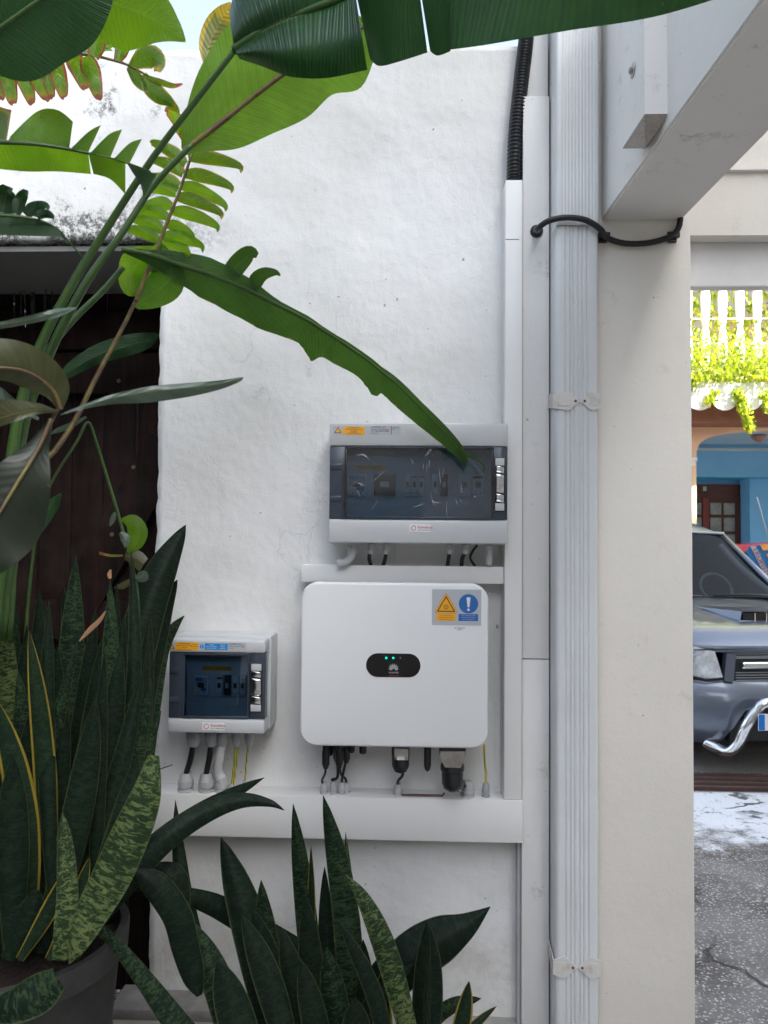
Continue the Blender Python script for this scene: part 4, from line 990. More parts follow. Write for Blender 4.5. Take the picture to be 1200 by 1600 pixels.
q = P(615, 1047.2, yy); bm = bmesh.new()
for k in range(8):
    a = R(-66 + k * 132 / 7.0 + 0) if False else R([-74, -50, -29, -9.5, 9.5, 29, 50, 74][k])
    d = Vector((math.sin(a), 0, math.cos(a))); s = Vector((d.z, 0, -d.x)); L0, L1 = 0.0035, [0.0155, 0.0178, 0.0190, 0.0195, 0.0195, 0.0190, 0.0178, 0.0155][k]
    pts = []
    for u in range(9):
        f = u / 8; wd = 0.0022 * math.sin(math.pi * f ** 0.75) ; pts.append(q + d * (L0 + (L1 - L0) * f) + s * wd)
    for u in range(7, 0, -1):
        f = u / 8; wd = 0.0022 * math.sin(math.pi * f ** 0.75); pts.append(q + d * (L0 + (L1 - L0) * f) - s * wd)
    prism(bm, [Vector((p.x, yy, p.z)) for p in pts], (0, -0.0003, 0))
obj('flower_logo', bm, m_logo, dsp)
q = P(615, 1051, yy); text('display_lettering', 'HUAWEI', 0.0068, (q.x, yy - 0.0003, q.z), m_logo, dsp, ext=0.0001, font_offset=0.0001)
q = P(615, 1056, yy); rect('red_line', q.x - 0.0135, q.x + 0.0135, q.z - 0.0008, q.z + 0.0008, yy, 0.0003, m_red, dsp)
# big sticker
x0, x1, z0, z1 = px2(t, 675, 752, 921, 977, IY); y = IY - 0.0002
sk_ = rect('safety_sticker', x0, x1, z0, z1, IY + 0.0001, 0.0006, m_grey_st, t); y = IY - 0.0005
q = P(697, 947, y); tri('warning_triangle', q.x, q.z - 0.001, 0.0345, y, 0.0002, M('orange_border', (0.62, 0.27, 0.03), rough=0.4), sk_, rad=0.16); tri('warning_triangle', q.x, q.z - 0.001, 0.0320, y - 0.0002, 0.0002, m_orange, sk_, rad=0.16); tri('warning_triangle', q.x, q.z - 0.001, 0.0285, y - 0.0004, 0.0002, m_ink, sk_, rad=0.05)
tri('warning_triangle', q.x, q.z - 0.001, 0.0235, y - 0.0006, 0.0002, m_orange, sk_, rad=0.05)
bm = bmesh.new(); cc = Vector((q.x, y - 0.001, q.z - 0.0025)); tube(bm, [cc + Vector((0.0055 * math.cos(a * math.pi / 8), 0, 0.0055 * math.sin(a * math.pi / 8))) for a in range(17)], 0.0007, n=5)
for a in range(8): d = Vector((math.cos(a * math.pi / 4), 0, math.sin(a * math.pi / 4))); tube(bm, [cc + d * 0.007, cc + d * 0.0085], 0.0006, n=5)
tube(bm, [cc + Vector((0, 0, 0.0033)), cc + Vector((-0.0012, 0, 0)), cc + Vector((0.0012, 0, 0)), cc + Vector((0, 0, -0.0033))], 0.0006, n=5)
obj('sun_symbol', bm, m_ink, sk_)
q = P(732, 943.5, y); disc('blue_disc', q.x, q.z, 0.0270, y, 0.0003, m_blue, sk_, n=36)
bm = bmesh.new(); prism(bm, [(q.x - 0.0055, y - 0.0003, q.z + 0.018), (q.x + 0.0055, y - 0.0003, q.z + 0.018), (q.x + 0.0026, y - 0.0003, q.z - 0.0095), (q.x - 0.0026, y - 0.0003, q.z - 0.0095)], (0, -0.0002, 0))
prism(bm, [(q.x + 0.0036 * math.cos(k * math.pi / 7), y - 0.0003, q.z - 0.0165 + 0.0036 * math.sin(k * math.pi / 7)) for k in range(14)], (0, -0.0002, 0)); obj('exclamation_mark', bm, m_white_st, sk_)
x0, x1, z0, z1 = px2(t, 682, 712, 959.5, 970, y); rect('yellow_panel', x0, x1, z0, z1, y, 0.0003, m_orange, sk_); lines(['ATTENTION', 'danger électrique', 'photovoltaïque'], (x0 + x1) / 2, z1 - 0.0038, 0.0056, y - 0.0004, M('ink_on_yellow', (0.30, 0.14, 0.01)), sk_, 0.0055)
x0, x1, z0, z1 = px2(t, 716.5, 747, 959.5, 970.5, y); rect('blue_panel', x0, x1, z0, z1, y, 0.0003, m_blue, sk_); lines(['Lire la notice avant', 'toute intervention', 'sur cet appareil'], (x0 + x1) / 2, z1 - 0.0038, 0.0056, y - 0.0004, m_grey_st, sk_, 0.0052)
q = P(718, 982.5, y); lines(['SFT 9/2016-B', 'REF 04'], q.x, q.z + 0.002, 0.0045, IY - 0.0004, m_ink, t, [0.0052, 0.0046])
# underside: connectors
zb0 = iz0 + 0.012
def conn(px, D, endpx, prof, mat=m_blackp, name='connector', hexn=16):
    bm = bmesh.new(); x = X(px, D, 1180); L = zb0 - Z(endpx, D, px); k = L / -prof[-1][0]
    lathe(bm, (x, D, zb0), [(q * k, r) for q, r in prof], n=hexn); return obj(name, bm, mat, t, smooth='auto')
MC4 = [(0, 0.0095), (-0.030, 0.0095), (-0.031, 0.0115), (-0.062, 0.0110), (-0.066, 0.0085), (-0.072, 0.0065)]
for px, D, e in ((509, 2.22, 1201), (526, 2.26, 1190), (530, 2.22, 1200), (541, 2.24, 1192), (516, 2.27, 1180), (536, 2.28, 1184)):
    conn(px, D, e, MC4)
conn(549, 2.22, 1176, [(0, 0.009), (-0.024, 0.010), (-0.028, 0.006)]); conn(567, 2.22, 1178, [(0, 0.006), (-0.012, 0.006), (-0.013, 0.011), (-0.026, 0.010), (-0.028, 0.006)])
def zx(py, D, px): return Z(py, D, px)
B('plug_collar', (X(612, 2.2, 1170), X(640, 2.2, 1170), 2.195, 2.245, zx(1181, 2.2, 626), zb0), m_blackp, t, bev=0.003)
B('steel_clip', (X(616, 2.19, 1176), X(638, 2.19, 1176), 2.19, 2.1948, zx(1188, 2.19, 626), zx(1170, 2.19, 626)), m_steel, t, bev=0.001)
B('bright_clip_end', (X(620, 2.188, 1184), X(632, 2.188, 1184), 2.186, 2.1898, zx(1187.5, 2.188, 626), zx(1183, 2.188, 626)), m_chrome, t)
conn(626, 2.22, 1207, [(0, 0.020), (-0.034, 0.020), (-0.036, 0.0250), (-0.058, 0.0250), (-0.062, 0.023), (-0.070, 0.018), (-0.073, 0.010)], name='plug_nut')
conn(668, 2.23, 1205, [(0, 0.0105), (-0.050, 0.0105), (-0.058, 0.008), (-0.062, 0.003)], name='antenna')
B('mains_collar', (X(687, 2.185, 1172), X(728, 2.185, 1172), 2.185, 2.25, zx(1182, 2.185, 707), zb0), m_blackp, t, bev=0.004)
bm = bmesh.new(); c7 = [(688, 1174), (727, 1174), (727, 1183), (720, 1200), (695, 1199), (688, 1184)]
prism(bm, [P(a_, b2_, 2.178) for a_, b2_ in c7], (0, 0.006, 0)); obj('steel_clip', bm, m_steel, t)
conn(707, 2.215, 1236, [(0, 0.028), (-0.050, 0.031), (-0.052, 0.034), (-0.062, 0.034), (-0.064, 0.031), (-0.090, 0.030), (-0.100, 0.024), (-0.106, 0.012)], name='mains_nut', hexn=22)
bm = bmesh.new(); tube(bm, catmull([P(714, 1232, 2.23), P(722, 1238, 2.23), P(727, 1228, 2.25), P(724, 1219, 2.26)], 5), 0.004, n=7); tag(obj('clear_film_scrap', bm, m_bags), 'crumpled clear plastic scrap hanging under the big black plug', 'plastic scrap')
cable('black inverter cable, nearest the small cabinet', [P(509, 1196, 2.22), P(508, 1208, 2.23), P(503, 1220, 2.26), tops['c1'] + Vector((0, 0, -0.006))], 0.0035, m_black)
cable('black inverter cable hooking sideways into the second gland', [P(527, 1192, 2.26), P(528, 1208, 2.26), P(526, 1216, 2.265), P(519, 1218, 2.27), tops['c2'] + Vector((0, 0, 0.002))], 0.0042, m_black)
cable('black inverter cable running straight down in the middle of the bunch', [P(541, 1187, 2.24), P(538, 1200, 2.25), P(535, 1215, 2.265), tops['c3'] + Vector((0, 0, -0.006))], 0.0038, m_black)
cable('black inverter cable crossing behind to the fourth gland', [P(530, 1195, 2.24), P(533, 1210, 2.27), P(540, 1217, 2.29), tops['c4'] + Vector((0, 0, -0.006))], 0.0035, m_black)
cable('black data cable under the plug with the shiny steel clip', [P(630, 1206, 2.22), P(628, 1213, 2.23), P(622, 1220, 2.25), tops['c5'] + Vector((0, 0, -0.006))], 0.0042, m_black)
cable('bright yellow and green earth wire beside the inverter corner', [P(756, 1164, 2.25), P(757, 1185, 2.255), P(759, 1205, 2.27), tops['c7'] + Vector((0, 0, -0.006))], 0.0034, m_earth, 'earth wire', 'earth_wire')

# ------------------------------------------------------------------ big-leaved plant (torn banana-like leaves)
plant = thing('banana_plant', 'tall banana-like plant with large torn green leaves reaching over the white wall', 'plant', (-0.95, 1.55, 0))
def part(name, bm, mat, parent): return obj(name, bm, mat, parent)
def leaf(st, mat, parent=plant, n=48, cols=6, fold=0.2, wav=0.004, ragged=0.0, seed=1, mid=None, name='leaf', midr=(0.006, 0.0015), twist=0.0):
    bm = bmesh.new(); rs = blade(bm, st, n=n, cols=cols, fold=fold, wav=wav, ragged=ragged, seed=seed, twist=twist)
    lf = part(name, bm, mat, parent)
    if mid is not None:
        pts = [P(a[0], a[1], a[2] - 0.003) for a in rs]; m = len(pts)
        bm = bmesh.new(); tube(bm, pts, [midr[0] + (midr[1] - midr[0]) * i / m for i in range(m)], n=7); part('midrib', bm, mid, lf)
    return lf
# overhead leaf (dark): half widths follow the lower edge; tears between its strips are real slots
D1 = 1.35
def over(x0, x1, lowers, seed, d=0.0):
    pass
ov = ptube([(366, 78, 1.42), (400, 55, 1.40), (440, 34, 1.38), (520, 2, 1.34), (640, -50, 1.30), (800, -95, 1.26), (1000, -110, 1.22), (1230, -70, 1.18)], [0.0095, 0.008, 0.006, 0.003], n=8)
top_leaf = part('leaf', ov, m_stem, plant)
def strip(top, bot, mat, parent, d, name='leaf_strip', fold=0.0, seed=0, n=22, wav=0.0, cols=10):
    """a piece of lamina between an upper and a lower outline, both lists of (px,py)"""
    bm = bmesh.new(); uvl = bm.loops.layers.uv.new('uv')
    def samp(l_, t_):
        m = len(l_) - 1; q = min(t_ * m, m - 1e-6); k = int(q); f = q - k
        p0, p1, p2, p3 = l_[max(k - 1, 0)], l_[k], l_[k + 1], l_[min(k + 2, m)]
        return [0.5 * ((2 * b_) + (c - a) * f + (2 * a - 5 * b_ + 4 * c - e) * f * f + (3 * b_ - a - 3 * c + e) * f ** 3) for a, b_, c, e in zip(p0, p1, p2, p3)]
    g = {}
    for i in range(n + 1):
        A_, B_ = samp(top, i / n), samp(bot, i / n)
        for j in range(cols + 1):
            f = j / cols; dep = d(i / n, f) + wav * math.sin(i * 1.9 + seed) * f * f
            g[i, j] = bm.verts.new(P(A_[0] + (B_[0] - A_[0]) * f, A_[1] + (B_[1] - A_[1]) * f, dep))
    for i in range(n):
        for j in range(cols):
            fc = bm.faces.new((g[i, j], g[i + 1, j], g[i + 1, j + 1], g[i, j + 1])); fc.smooth = True
            for lp, c in zip(fc.loops, ((j / cols, i / n), (j / cols, (i + 1) / n), ((j + 1) / cols, (i + 1) / n), ((j + 1) / cols, i / n))): lp[uvl].uv = c
    return part(name, bm, mat, parent)
m_lf_over = leafmat('overhead_leaf', (0.020, 0.062, 0.020), (0.035, 0.15, 0.012), 0.30, vein=120, slant=0.0)
dep = lambda i, f: 1.42 - 0.10 * i + 0.05 * f - 0.05 * math.sin(f * 2.5)
strip([(366, 77), (400, 54), (440, 33), (520, 2), (555, -12)], [(374, 92), (410, 104), (455, 120), (510, 122), (574, 109)], m_lf_over, top_leaf, dep, seed=1)
strip([(556, -12), (590, -26), (620, -40), (650, -52)], [(578, 92), (592, 103), (618, 98), (668, 82)], m_lf_over, top_leaf, lambda i, f: 1.345 - 0.03 * i + 0.05 * f, seed=2)
strip([(651, -52), (680, -62), (705, -70)], [(672, 80), (684, 87), (704, 80)], m_lf_over, top_leaf, lambda i, f: 1.31 - 0.01 * i + 0.05 * f, seed=3, n=10)
strip([(706, -70), (800, -93), (900, -105), (1050, -105), (1230, -70)], [(700, 78), (760, 70), (880, 49), (1040, 22), (1230, -40)], m_lf_over, top_leaf, lambda i, f: 1.30 - 0.12 * i + 0.05 * f, seed=4, n=40)
strip([(366, 77), (400, 54), (440, 33), (520, 2), (640, -50)], [(358, 20), (372, -20), (420, -60), (520, -120), (640, -170)], m_lf_over, top_leaf, lambda i, f: 1.42 - 0.10 * i + 0.07 * f - 0.05 * math.sin(f * 2.5), seed=5)
# pale leaf behind it
lf2 = leaf([(287, 236, 1.62, 5, 6), (305, 222, 1.62, 26, 14), (345, 192, 1.62, 56, 38), (390, 156, 1.62, 76, 50), (440, 118, 1.62, 86, 60), (490, 84, 1.62, 80, 54), (535, 60, 1.62, 60, 62), (575, 38, 1.62, 4, 30), (590, 30, 1.62, 1, 1)], m_lf_light, seed=3, fold=0.12, wav=0.006, mid=m_stem_br, midr=(0.007, 0.003))
# yellow-edged leaf end showing behind
leaf([(322, 105, 1.75, 2, 2), (325, 75, 1.75, 12, 12), (338, 45, 1.75, 16, 14), (352, 22, 1.75, 12, 12), (362, 5, 1.75, 3, 3)], leafmat('yellow_edged_leaf', (0.16, 0.17, 0.04), (0.35, 0.36, 0.06), 0.4, vein=40, tip=(0.6, 1.1)), seed=8)
# stalks
for pts, r in (([(368, 77, 1.42), (300, 165, 1.45), (240, 245, 1.47), (165, 360, 1.5), (110, 450, 1.5), (55, 560, 1.5), (20, 700, 1.5), (-10, 1000, 1.5)], [0.0055, 0.0065, 0.0085, 0.0105, 0.013]),
               ([(300, 226, 1.60), (240, 290, 1.60), (190, 365, 1.58), (130, 450, 1.56), (70, 570, 1.55), (30, 700, 1.53), (0, 1000, 1.53)], [0.006, 0.0065, 0.0085, 0.0105, 0.013]),
               ([(192, 418, 1.65), (160, 455, 1.64), (105, 510, 1.62), (60, 575, 1.6), (30, 680, 1.58), (10, 1000, 1.56)], [0.006, 0.0065, 0.008, 0.011, 0.014])):
    part('stalk', ptube(pts, r), m_stem, plant)
part('stalk', ptube([(212, 470, 1.7), (190, 515, 1.7), (150, 590, 1.68), (118, 655, 1.66), (85, 705, 1.64), (40, 760, 1.62), (10, 1000, 1.6)], [0.004, 0.0055, 0.006, 0.008]), m_stem_br, plant)
bm = bmesh.new()
# blade of stalk 3: long leaf sweeping to the cabinet
m_lf_long = leafmat('long_leaf', (0.032, 0.085, 0.018), (0.13, 0.30, 0.015), 0.34, vein=330, bd=0.0012, tip=(0.97, 1.05))
lf5 = leaf([(190, 390, 1.66, 2, 3), (235, 398, 1.68, 7, 14), (275, 412, 1.72, 18, 22), (325, 428, 1.76, 23, 36), (380, 450, 1.82, 18, 42), (430, 475, 1.88, 8, 44), (480, 500, 1.94, 6, 38), (500, 513, 1.955, 5, 42), (517, 524, 1.97, 5, 50), (525, 529, 1.98, 5, 36), (540, 539, 1.995, 6, 34), (575, 563, 2.02, 6, 30), (592, 577, 2.03, 6, 33), (606, 588, 2.035, 7, 38), (614, 594, 2.038, 7, 28), (626, 606, 2.045, 8, 27), (660, 640, 2.07, 8, 24), (700, 682, 2.10, 9, 16), (722, 712, 2.12, 8, 9), (729, 730, 2.13, 1, 1)], m_lf_long, seed=12, fold=0.3, wav=0.003, ragged=0.04, mid=m_stem, midr=(0.006, 0.0015), n=70)
for st in ([(358, 440, 1.80, 3, 3), (362, 424, 1.80, 12, 14), (378, 408, 1.79, 15, 12), (392, 397, 1.78, 12, 8), (402, 400, 1.78, 4, 3)], [(392, 458, 1.84, 3, 5), (398, 440, 1.83, 10, 12), (412, 429, 1.82, 10, 8), (430, 426, 1.80, 5, 4), (438, 431, 1.80, 1, 1)],
          
           [(716, 700, 2.11, 2, 3), (733, 712, 2.10, 3, 3), (746, 718, 2.09, 2, 2), (756, 728, 2.08, 1.5, 1.5), (755, 738, 2.08, 0.5, 0.5)]):
    leaf(st, m_lf_long, lf5, n=14, cols=3, name='torn_lobe', wav=0.001, seed=hash(str(st[0][0])) % 99)
# torn fishbone leaf hanging in the middle (stalk 4)
rach = part('leaf', ptube([(212, 472, 1.7), (228, 430, 1.7), (245, 390, 1.7), (262, 345, 1.7), (280, 300, 1.7), (300, 240, 1.7)], [0.0055, 0.005, 0.004, 0.003]), m_stem_br, plant)
def fing(x0, y0, x1, y1, w, mat, d=1.7, par=None, hook=8, seed=0, drop=True):
    mx_, my_ = (x0 + x1) / 2, (y0 + y1) / 2; up = -6 if drop else 6
    dx = 1 if x1 > x0 else -1
    st = [(x0, y0, d, w * .55, w * .55), (x0 + (x1 - x0) * .3, y0 + (y1 - y0) * .3 + up * .8, d + .01, w, w), (x0 + (x1 - x0) * .65, y0 + (y1 - y0) * .65 + up * .7, d + .015, w * .9, w * .8), (x1, y1, d, w * .5, w * .4), (x1 + dx * 2, y1 + hook, d - .01, 0.6, 0.6)]
    leaf(st, mat, par, n=14, cols=3, name='leaflet', wav=0.002, seed=seed, fold=0.35)
for k, (a, c) in enumerate((((294, 246), (374, 260)), ((288, 272), (360, 292)), ((282, 290), (350, 320)), ((276, 308), (344, 333)), ((268, 330), (338, 353)), ((260, 352), (300, 368)), ((254, 370), (314, 384)))):
    fing(a[0], a[1], c[0], c[1], 9.5 if k != 5 else 8, m_lf_yel if k in (0, 1, 3) else m_lf_mid, par=rach, seed=k, hook=10)
for k, (a, c) in enumerate((((290, 256), (238, 222)), ((286, 272), (240, 250)), ((280, 290), (228, 278)), ((275, 302), (232, 296)), ((268, 322), (226, 322)), ((262, 340), (216, 330)), ((254, 360), (205, 342)), ((248, 376), (198, 358)))):
    fing(a[0], a[1], c[0], c[1], 9, m_lf_yel if k < 3 else m_lf_mid, par=rach, seed=20 + k, hook=3)
for k, (a, c) in enumerate((((303, 232), (276, 196)), ((300, 220), (262, 172)))):
    fing(a[0], a[1], c[0], c[1], 10, m_lf_brown, par=rach, seed=40 + k, hook=3)
# base lobes of that leaf
leaf([(247, 385, 1.71, 8, 8), (268, 418, 1.72, 14, 30), (262, 440, 1.73, 24, 26), (240, 458, 1.74, 22, 20), (215, 474, 1.74, 10, 8), (208, 478, 1.74, 1, 1)], m_lf_light, rach, n=20, name='lobe', seed=5, wav=0.002)
leaf([(240, 392, 1.71, 8, 8), (216, 410, 1.72, 16, 22), (205, 432, 1.73, 16, 18), (205, 452, 1.73, 10, 12), (214, 462, 1.73, 1, 1)], m_lf_mid, rach, n=18, name='lobe', seed=6, wav=0.002)
leaf([(296, 390, 1.72, 6, 6), (270, 402, 1.73, 20, 26), (250, 430, 1.75, 30, 34), (232, 456, 1.76, 16, 22), (225, 475, 1.76, 1, 1)], m_lf_mid, rach, n=18, name='lobe', seed=7, wav=0.002)

# brown-tipped torn leaf across the top-left corner
rc = part('leaf', ptube([(-15, 92, 1.35), (40, 86, 1.36), (90, 83, 1.38), (140, 86, 1.4), (180, 95, 1.42), (205, 104, 1.42), (230, 118, 1.42)], [0.004, 0.003, 0.0025, 0.002]), m_stem_br, plant)
for k, (x0, y0, x1, y1, w) in enumerate(((0, 92, 18, 157, 12), (22, 90, 48, 158, 11), (42, 88, 70, 152, 12.5), (62, 87, 80, 148, 9), (80, 86, 98, 148, 11.5), (112, 86, 130, 134, 12), (134, 88, 152, 150, 12), (-18, 92, 0, 150, 10))):
    fing(x0, y0, x1, y1, w, m_lf_brown, d=1.36, par=rc, seed=60 + k, hook=6)
for k, (x0, y0, x1, y1, w) in enumerate(((60, 84, 52, 40, 14), (84, 84, 66, 38, 10), (112, 84, 118, 34, 13), (146, 88, 160, 46, 11), (184, 94, 206, 60, 8), (30, 86, 20, 50, 15))):
    fing(x0, y0, x1, y1, w, m_lf_brown, d=1.37, par=rc, seed=70 + k, hook=-5)
leaf([(203, 104, 1.42, 3, 4), (222, 92, 1.42, 12, 12), (238, 88, 1.42, 13, 14), (249, 98, 1.41, 8, 8), (246, 112, 1.40, 4, 4)], m_lf_yel, rc, n=14, name='leaflet', seed=81)
leaf([(200, 104, 1.42, 3, 4), (212, 120, 1.42, 8, 8), (224, 136, 1.42, 6, 6), (230, 145, 1.42, 1, 1)], m_lf_yel, rc, n=12, name='leaflet', seed=82)
leaf([(224, 116, 1.42, 4, 4), (234, 136, 1.42, 12, 10), (248, 150, 1.42, 12, 10), (262, 158, 1.42, 8, 6), (276, 168, 1.42, 3, 3)], m_lf_yel, rc, n=14, name='leaflet', seed=83)
leaf([(232, 120, 1.42, 2, 2), (250, 128, 1.42, 4, 4), (270, 134, 1.42, 3, 3), (285, 131, 1.42, 1, 1)], m_lf_brown, rc, n=12, name='leaflet', seed=84)
leaf([(262, 150, 1.43, 2, 2), (266, 162, 1.43, 7, 6), (276, 170, 1.43, 4, 4), (280, 178, 1.43, 1, 1)], m_lf_mid, rc, n=12, name='leaflet', seed=85)
# bright leaf with upward fingers
rd = part('leaf', ptube([(-15, 222, 1.3), (40, 224, 1.31), (90, 230, 1.33), (140, 240, 1.35), (190, 252, 1.38), (235, 268, 1.42)], [0.004, 0.0032, 0.0022, 0.0015]), m_stem, plant)
dd = lambda i, f: 1.31 + 0.08 * i + 0.03 * f
strip([(12, 223), (50, 225), (80, 229), (108, 233)], [(16, 213), (58, 174), (90, 172), (114, 190)], m_lf_mid, rd, dd, name='lobe', cols=8)
strip([(110, 233), (124, 235), (138, 238)], [(112, 231), (138, 206), (158, 195)], m_lf_mid, rd, dd, name='lobe', cols=8, n=12)
strip([(140, 239), (152, 242), (172, 247)], [(143, 237), (170, 210), (191, 202)], m_lf_mid, rd, dd, name='lobe', cols=8, n=12)
strip([(176, 248), (186, 251), (202, 256)], [(180, 246), (202, 224), (222, 217)], m_lf_mid, rd, dd, name='lobe', cols=8, n=12)
strip([(-20, 222), (0, 222), (10, 223)], [(-20, 160), (4, 168), (18, 172)], m_lf_yel, rd, dd, name='lobe', cols=8, n=10)
strip([(-20, 222), (40, 224), (90, 230), (138, 239)], [(-20, 262), (40, 268), (90, 268), (142, 272)], m_lf_mid, rd, dd, name='lobe', cols=8)
strip([(138, 240), (160, 245), (196, 254)], [(146, 272), (172, 280), (196, 304)], m_lf_mid, rd, dd, name='lobe', cols=8, n=14)
strip([(198, 255), (215, 262), (245, 272)], [(206, 268), (220, 290), (224, 310)], m_lf_dark, rd, dd, name='lobe', cols=8, n=14)
# dark leaf at the frame edge
re_ = part('leaf', ptube([(-20, 335, 1.2), (40, 340, 1.22), (80, 352, 1.24), (108, 378, 1.26), (130, 404, 1.28)], [0.003, 0.002, 0.001]), m_stem, plant)
strip([(-20, 330), (20, 334), (60, 342), (90, 356), (104, 372)], [(-20, 366), (20, 368), (60, 369), (95, 371), (108, 384)], m_lf_dark, re_, lambda i, f: 1.22 + 0.03 * i, name='lobe', cols=6)
for k, (x0, y0, x1, y1, w) in enumerate(((5, 332, 12, 296, 14), (25, 334, 40, 300, 8), (40, 336, 72, 322, 8), (58, 340, 82, 338, 6), (-14, 330, -10, 296, 12))):
    fing(x0, y0, x1, y1, w, m_lf_dark, d=1.22, par=re_, seed=90 + k, hook=6)
# the two large corner leaves
leaf([(-60, 75, 1.05, 20, 20), (-10, 50, 1.05, 50, 60), (40, 15, 1.05, 50, 66), (90, -20, 1.05, 40, 66), (140, -60, 1.05, 20, 40), (160, -90, 1.05, 1, 1)], m_lf_dark, seed=31, fold=0.15, mid=m_stem, midr=(0.004, 0.002))
leaf([(90, -15, 1.25, 10, 20), (140, -8, 1.25, 30, 34), (190, 8, 1.25, 34, 50), (235, 28, 1.25, 34, 34), (268, 48, 1.25, 16, 14), (290, 64, 1.25, 1, 1)], m_lf_mid, seed=32, fold=0.12)
# dark leaf in the shade in front of the gate
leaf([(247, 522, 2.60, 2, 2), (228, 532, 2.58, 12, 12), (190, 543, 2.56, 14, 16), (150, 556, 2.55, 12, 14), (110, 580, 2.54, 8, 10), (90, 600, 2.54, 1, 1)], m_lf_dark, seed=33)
# unseen leaves added overhead to cast soft shade on wall and plants
for k, (pts_) in enumerate(([(-200, -150, 1.3), (0, -230, 1.45), (220, -260, 1.6), (450, -210, 1.75), (640, -120, 1.85)], [(-250, 0, 1.1), (-150, -300, 1.1), (0, -520, 1.15), (250, -620, 1.2), (520, -600, 1.25)], [(-400, 200, 1.2), (-420, -100, 1.1), (-350, -350, 1.0), (-200, -500, .9)], [(-350, 500, 1.4), (-420, 300, 1.3), (-460, 100, 1.25), (-420, -80, 1.2)], [(300, -220, 2.05), (420, -190, 2.05), (540, -175, 2.0), (680, -170, 1.95), (780, -150, 1.9)], [(350, -320, 1.7), (520, -300, 1.65), (700, -290, 1.6), (880, -260, 1.6), (960, -220, 1.6)])):
    ws_ = [4, 60, 85, 70, 3] if len(pts_) == 5 else [4, 90, 100, 3]
    leaf([(*p, w__, w__) for p, w__ in zip(pts_, ws_)], m_lf_dark, seed=140 + k, fold=0.15, mid=m_stem, midr=(0.006, 0.002))
# trunk base
part('stem_base', ptube([(-70, 960, 1.52), (-75, 1200, 1.52), (-80, 1600, 1.52), (-85, 1900, 1.52)], [0.04, 0.05, 0.06, 0.065]), m_stem_br, plant)

# ------------------------------------------------------------------ near plant at the frame edge with olive leaves
near = thing('broad_leaved_plant', 'close dull olive broad-leaved plant in front of the dark gate', 'plant', (-0.45, 0.85, 0))
part('stem', ptube([(90, 640, 0.95), (60, 690, 0.97), (15, 740, 0.98), (-50, 850, 0.98), (-110, 1300, 0.95), (-160, 1900, 0.95)], [0.0025, 0.003, 0.004, 0.006]), m_stem_br, near)
leaf([(95, 640, 0.95, 3, 3), (82, 610, 0.94, 14, 26), (50, 585, 0.92, 22, 36), (10, 575, 0.9, 18, 40), (-40, 578, 0.88, 14, 36), (-70, 580, 0.88, 2, 2)], m_lf_olive, near, seed=41, fold=0.2, mid=m_stem_br, midr=(0.003, 0.001))
leaf([(95, 648, 0.95, 1, 1), (130, 636, 0.96, 3, 3), (175, 622, 0.98, 5, 9), (230, 612, 1.0, 7, 16), (290, 606, 1.02, 7, 14), (340, 600, 1.03, 5, 9), (372, 592, 1.04, 2, 5), (381, 590, 1.04, .5, .5)], m_lf_pale, near, seed=42, fold=0.5, wav=0.002)
leaf([(92, 645, 0.95, 2, 2), (60, 640, 0.93, 6, 10), (20, 648, 0.91, 10, 22), (-20, 660, 0.9, 10, 22), (-50, 670, 0.9, 1, 1)], m_lf_olive, near, seed=43)
leaf([(60, 655, 0.96, 2, 2), (20, 632, 0.95, 6, 8), (-10, 615, 0.95, 10, 12), (-40, 600, 0.95, 1, 1)], m_lf_pale, near, seed=44)
leaf([(118, 482, 0.85, 1, 1), (90, 488, 0.85, 6, 5), (50, 498, 0.84, 6, 5), (0, 508, 0.83, 5, 4), (-30, 514, 0.83, 3, 3)], m_lf_pale, near, seed=45, fold=0.6)
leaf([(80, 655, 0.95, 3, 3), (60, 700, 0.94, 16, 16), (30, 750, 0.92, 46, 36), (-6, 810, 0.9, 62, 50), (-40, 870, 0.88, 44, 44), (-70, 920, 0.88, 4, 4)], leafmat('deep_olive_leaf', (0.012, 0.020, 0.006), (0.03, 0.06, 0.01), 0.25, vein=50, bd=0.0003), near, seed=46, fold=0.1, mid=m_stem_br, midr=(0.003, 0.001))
leaf([(96, 772, 1.1, 1, 1), (80, 790, 1.1, 10, 9), (50, 822, 1.08, 16, 14), (15, 850, 1.06, 14, 16), (-30, 880, 1.05, 12, 16)], m_lf_dark, near, seed=47)
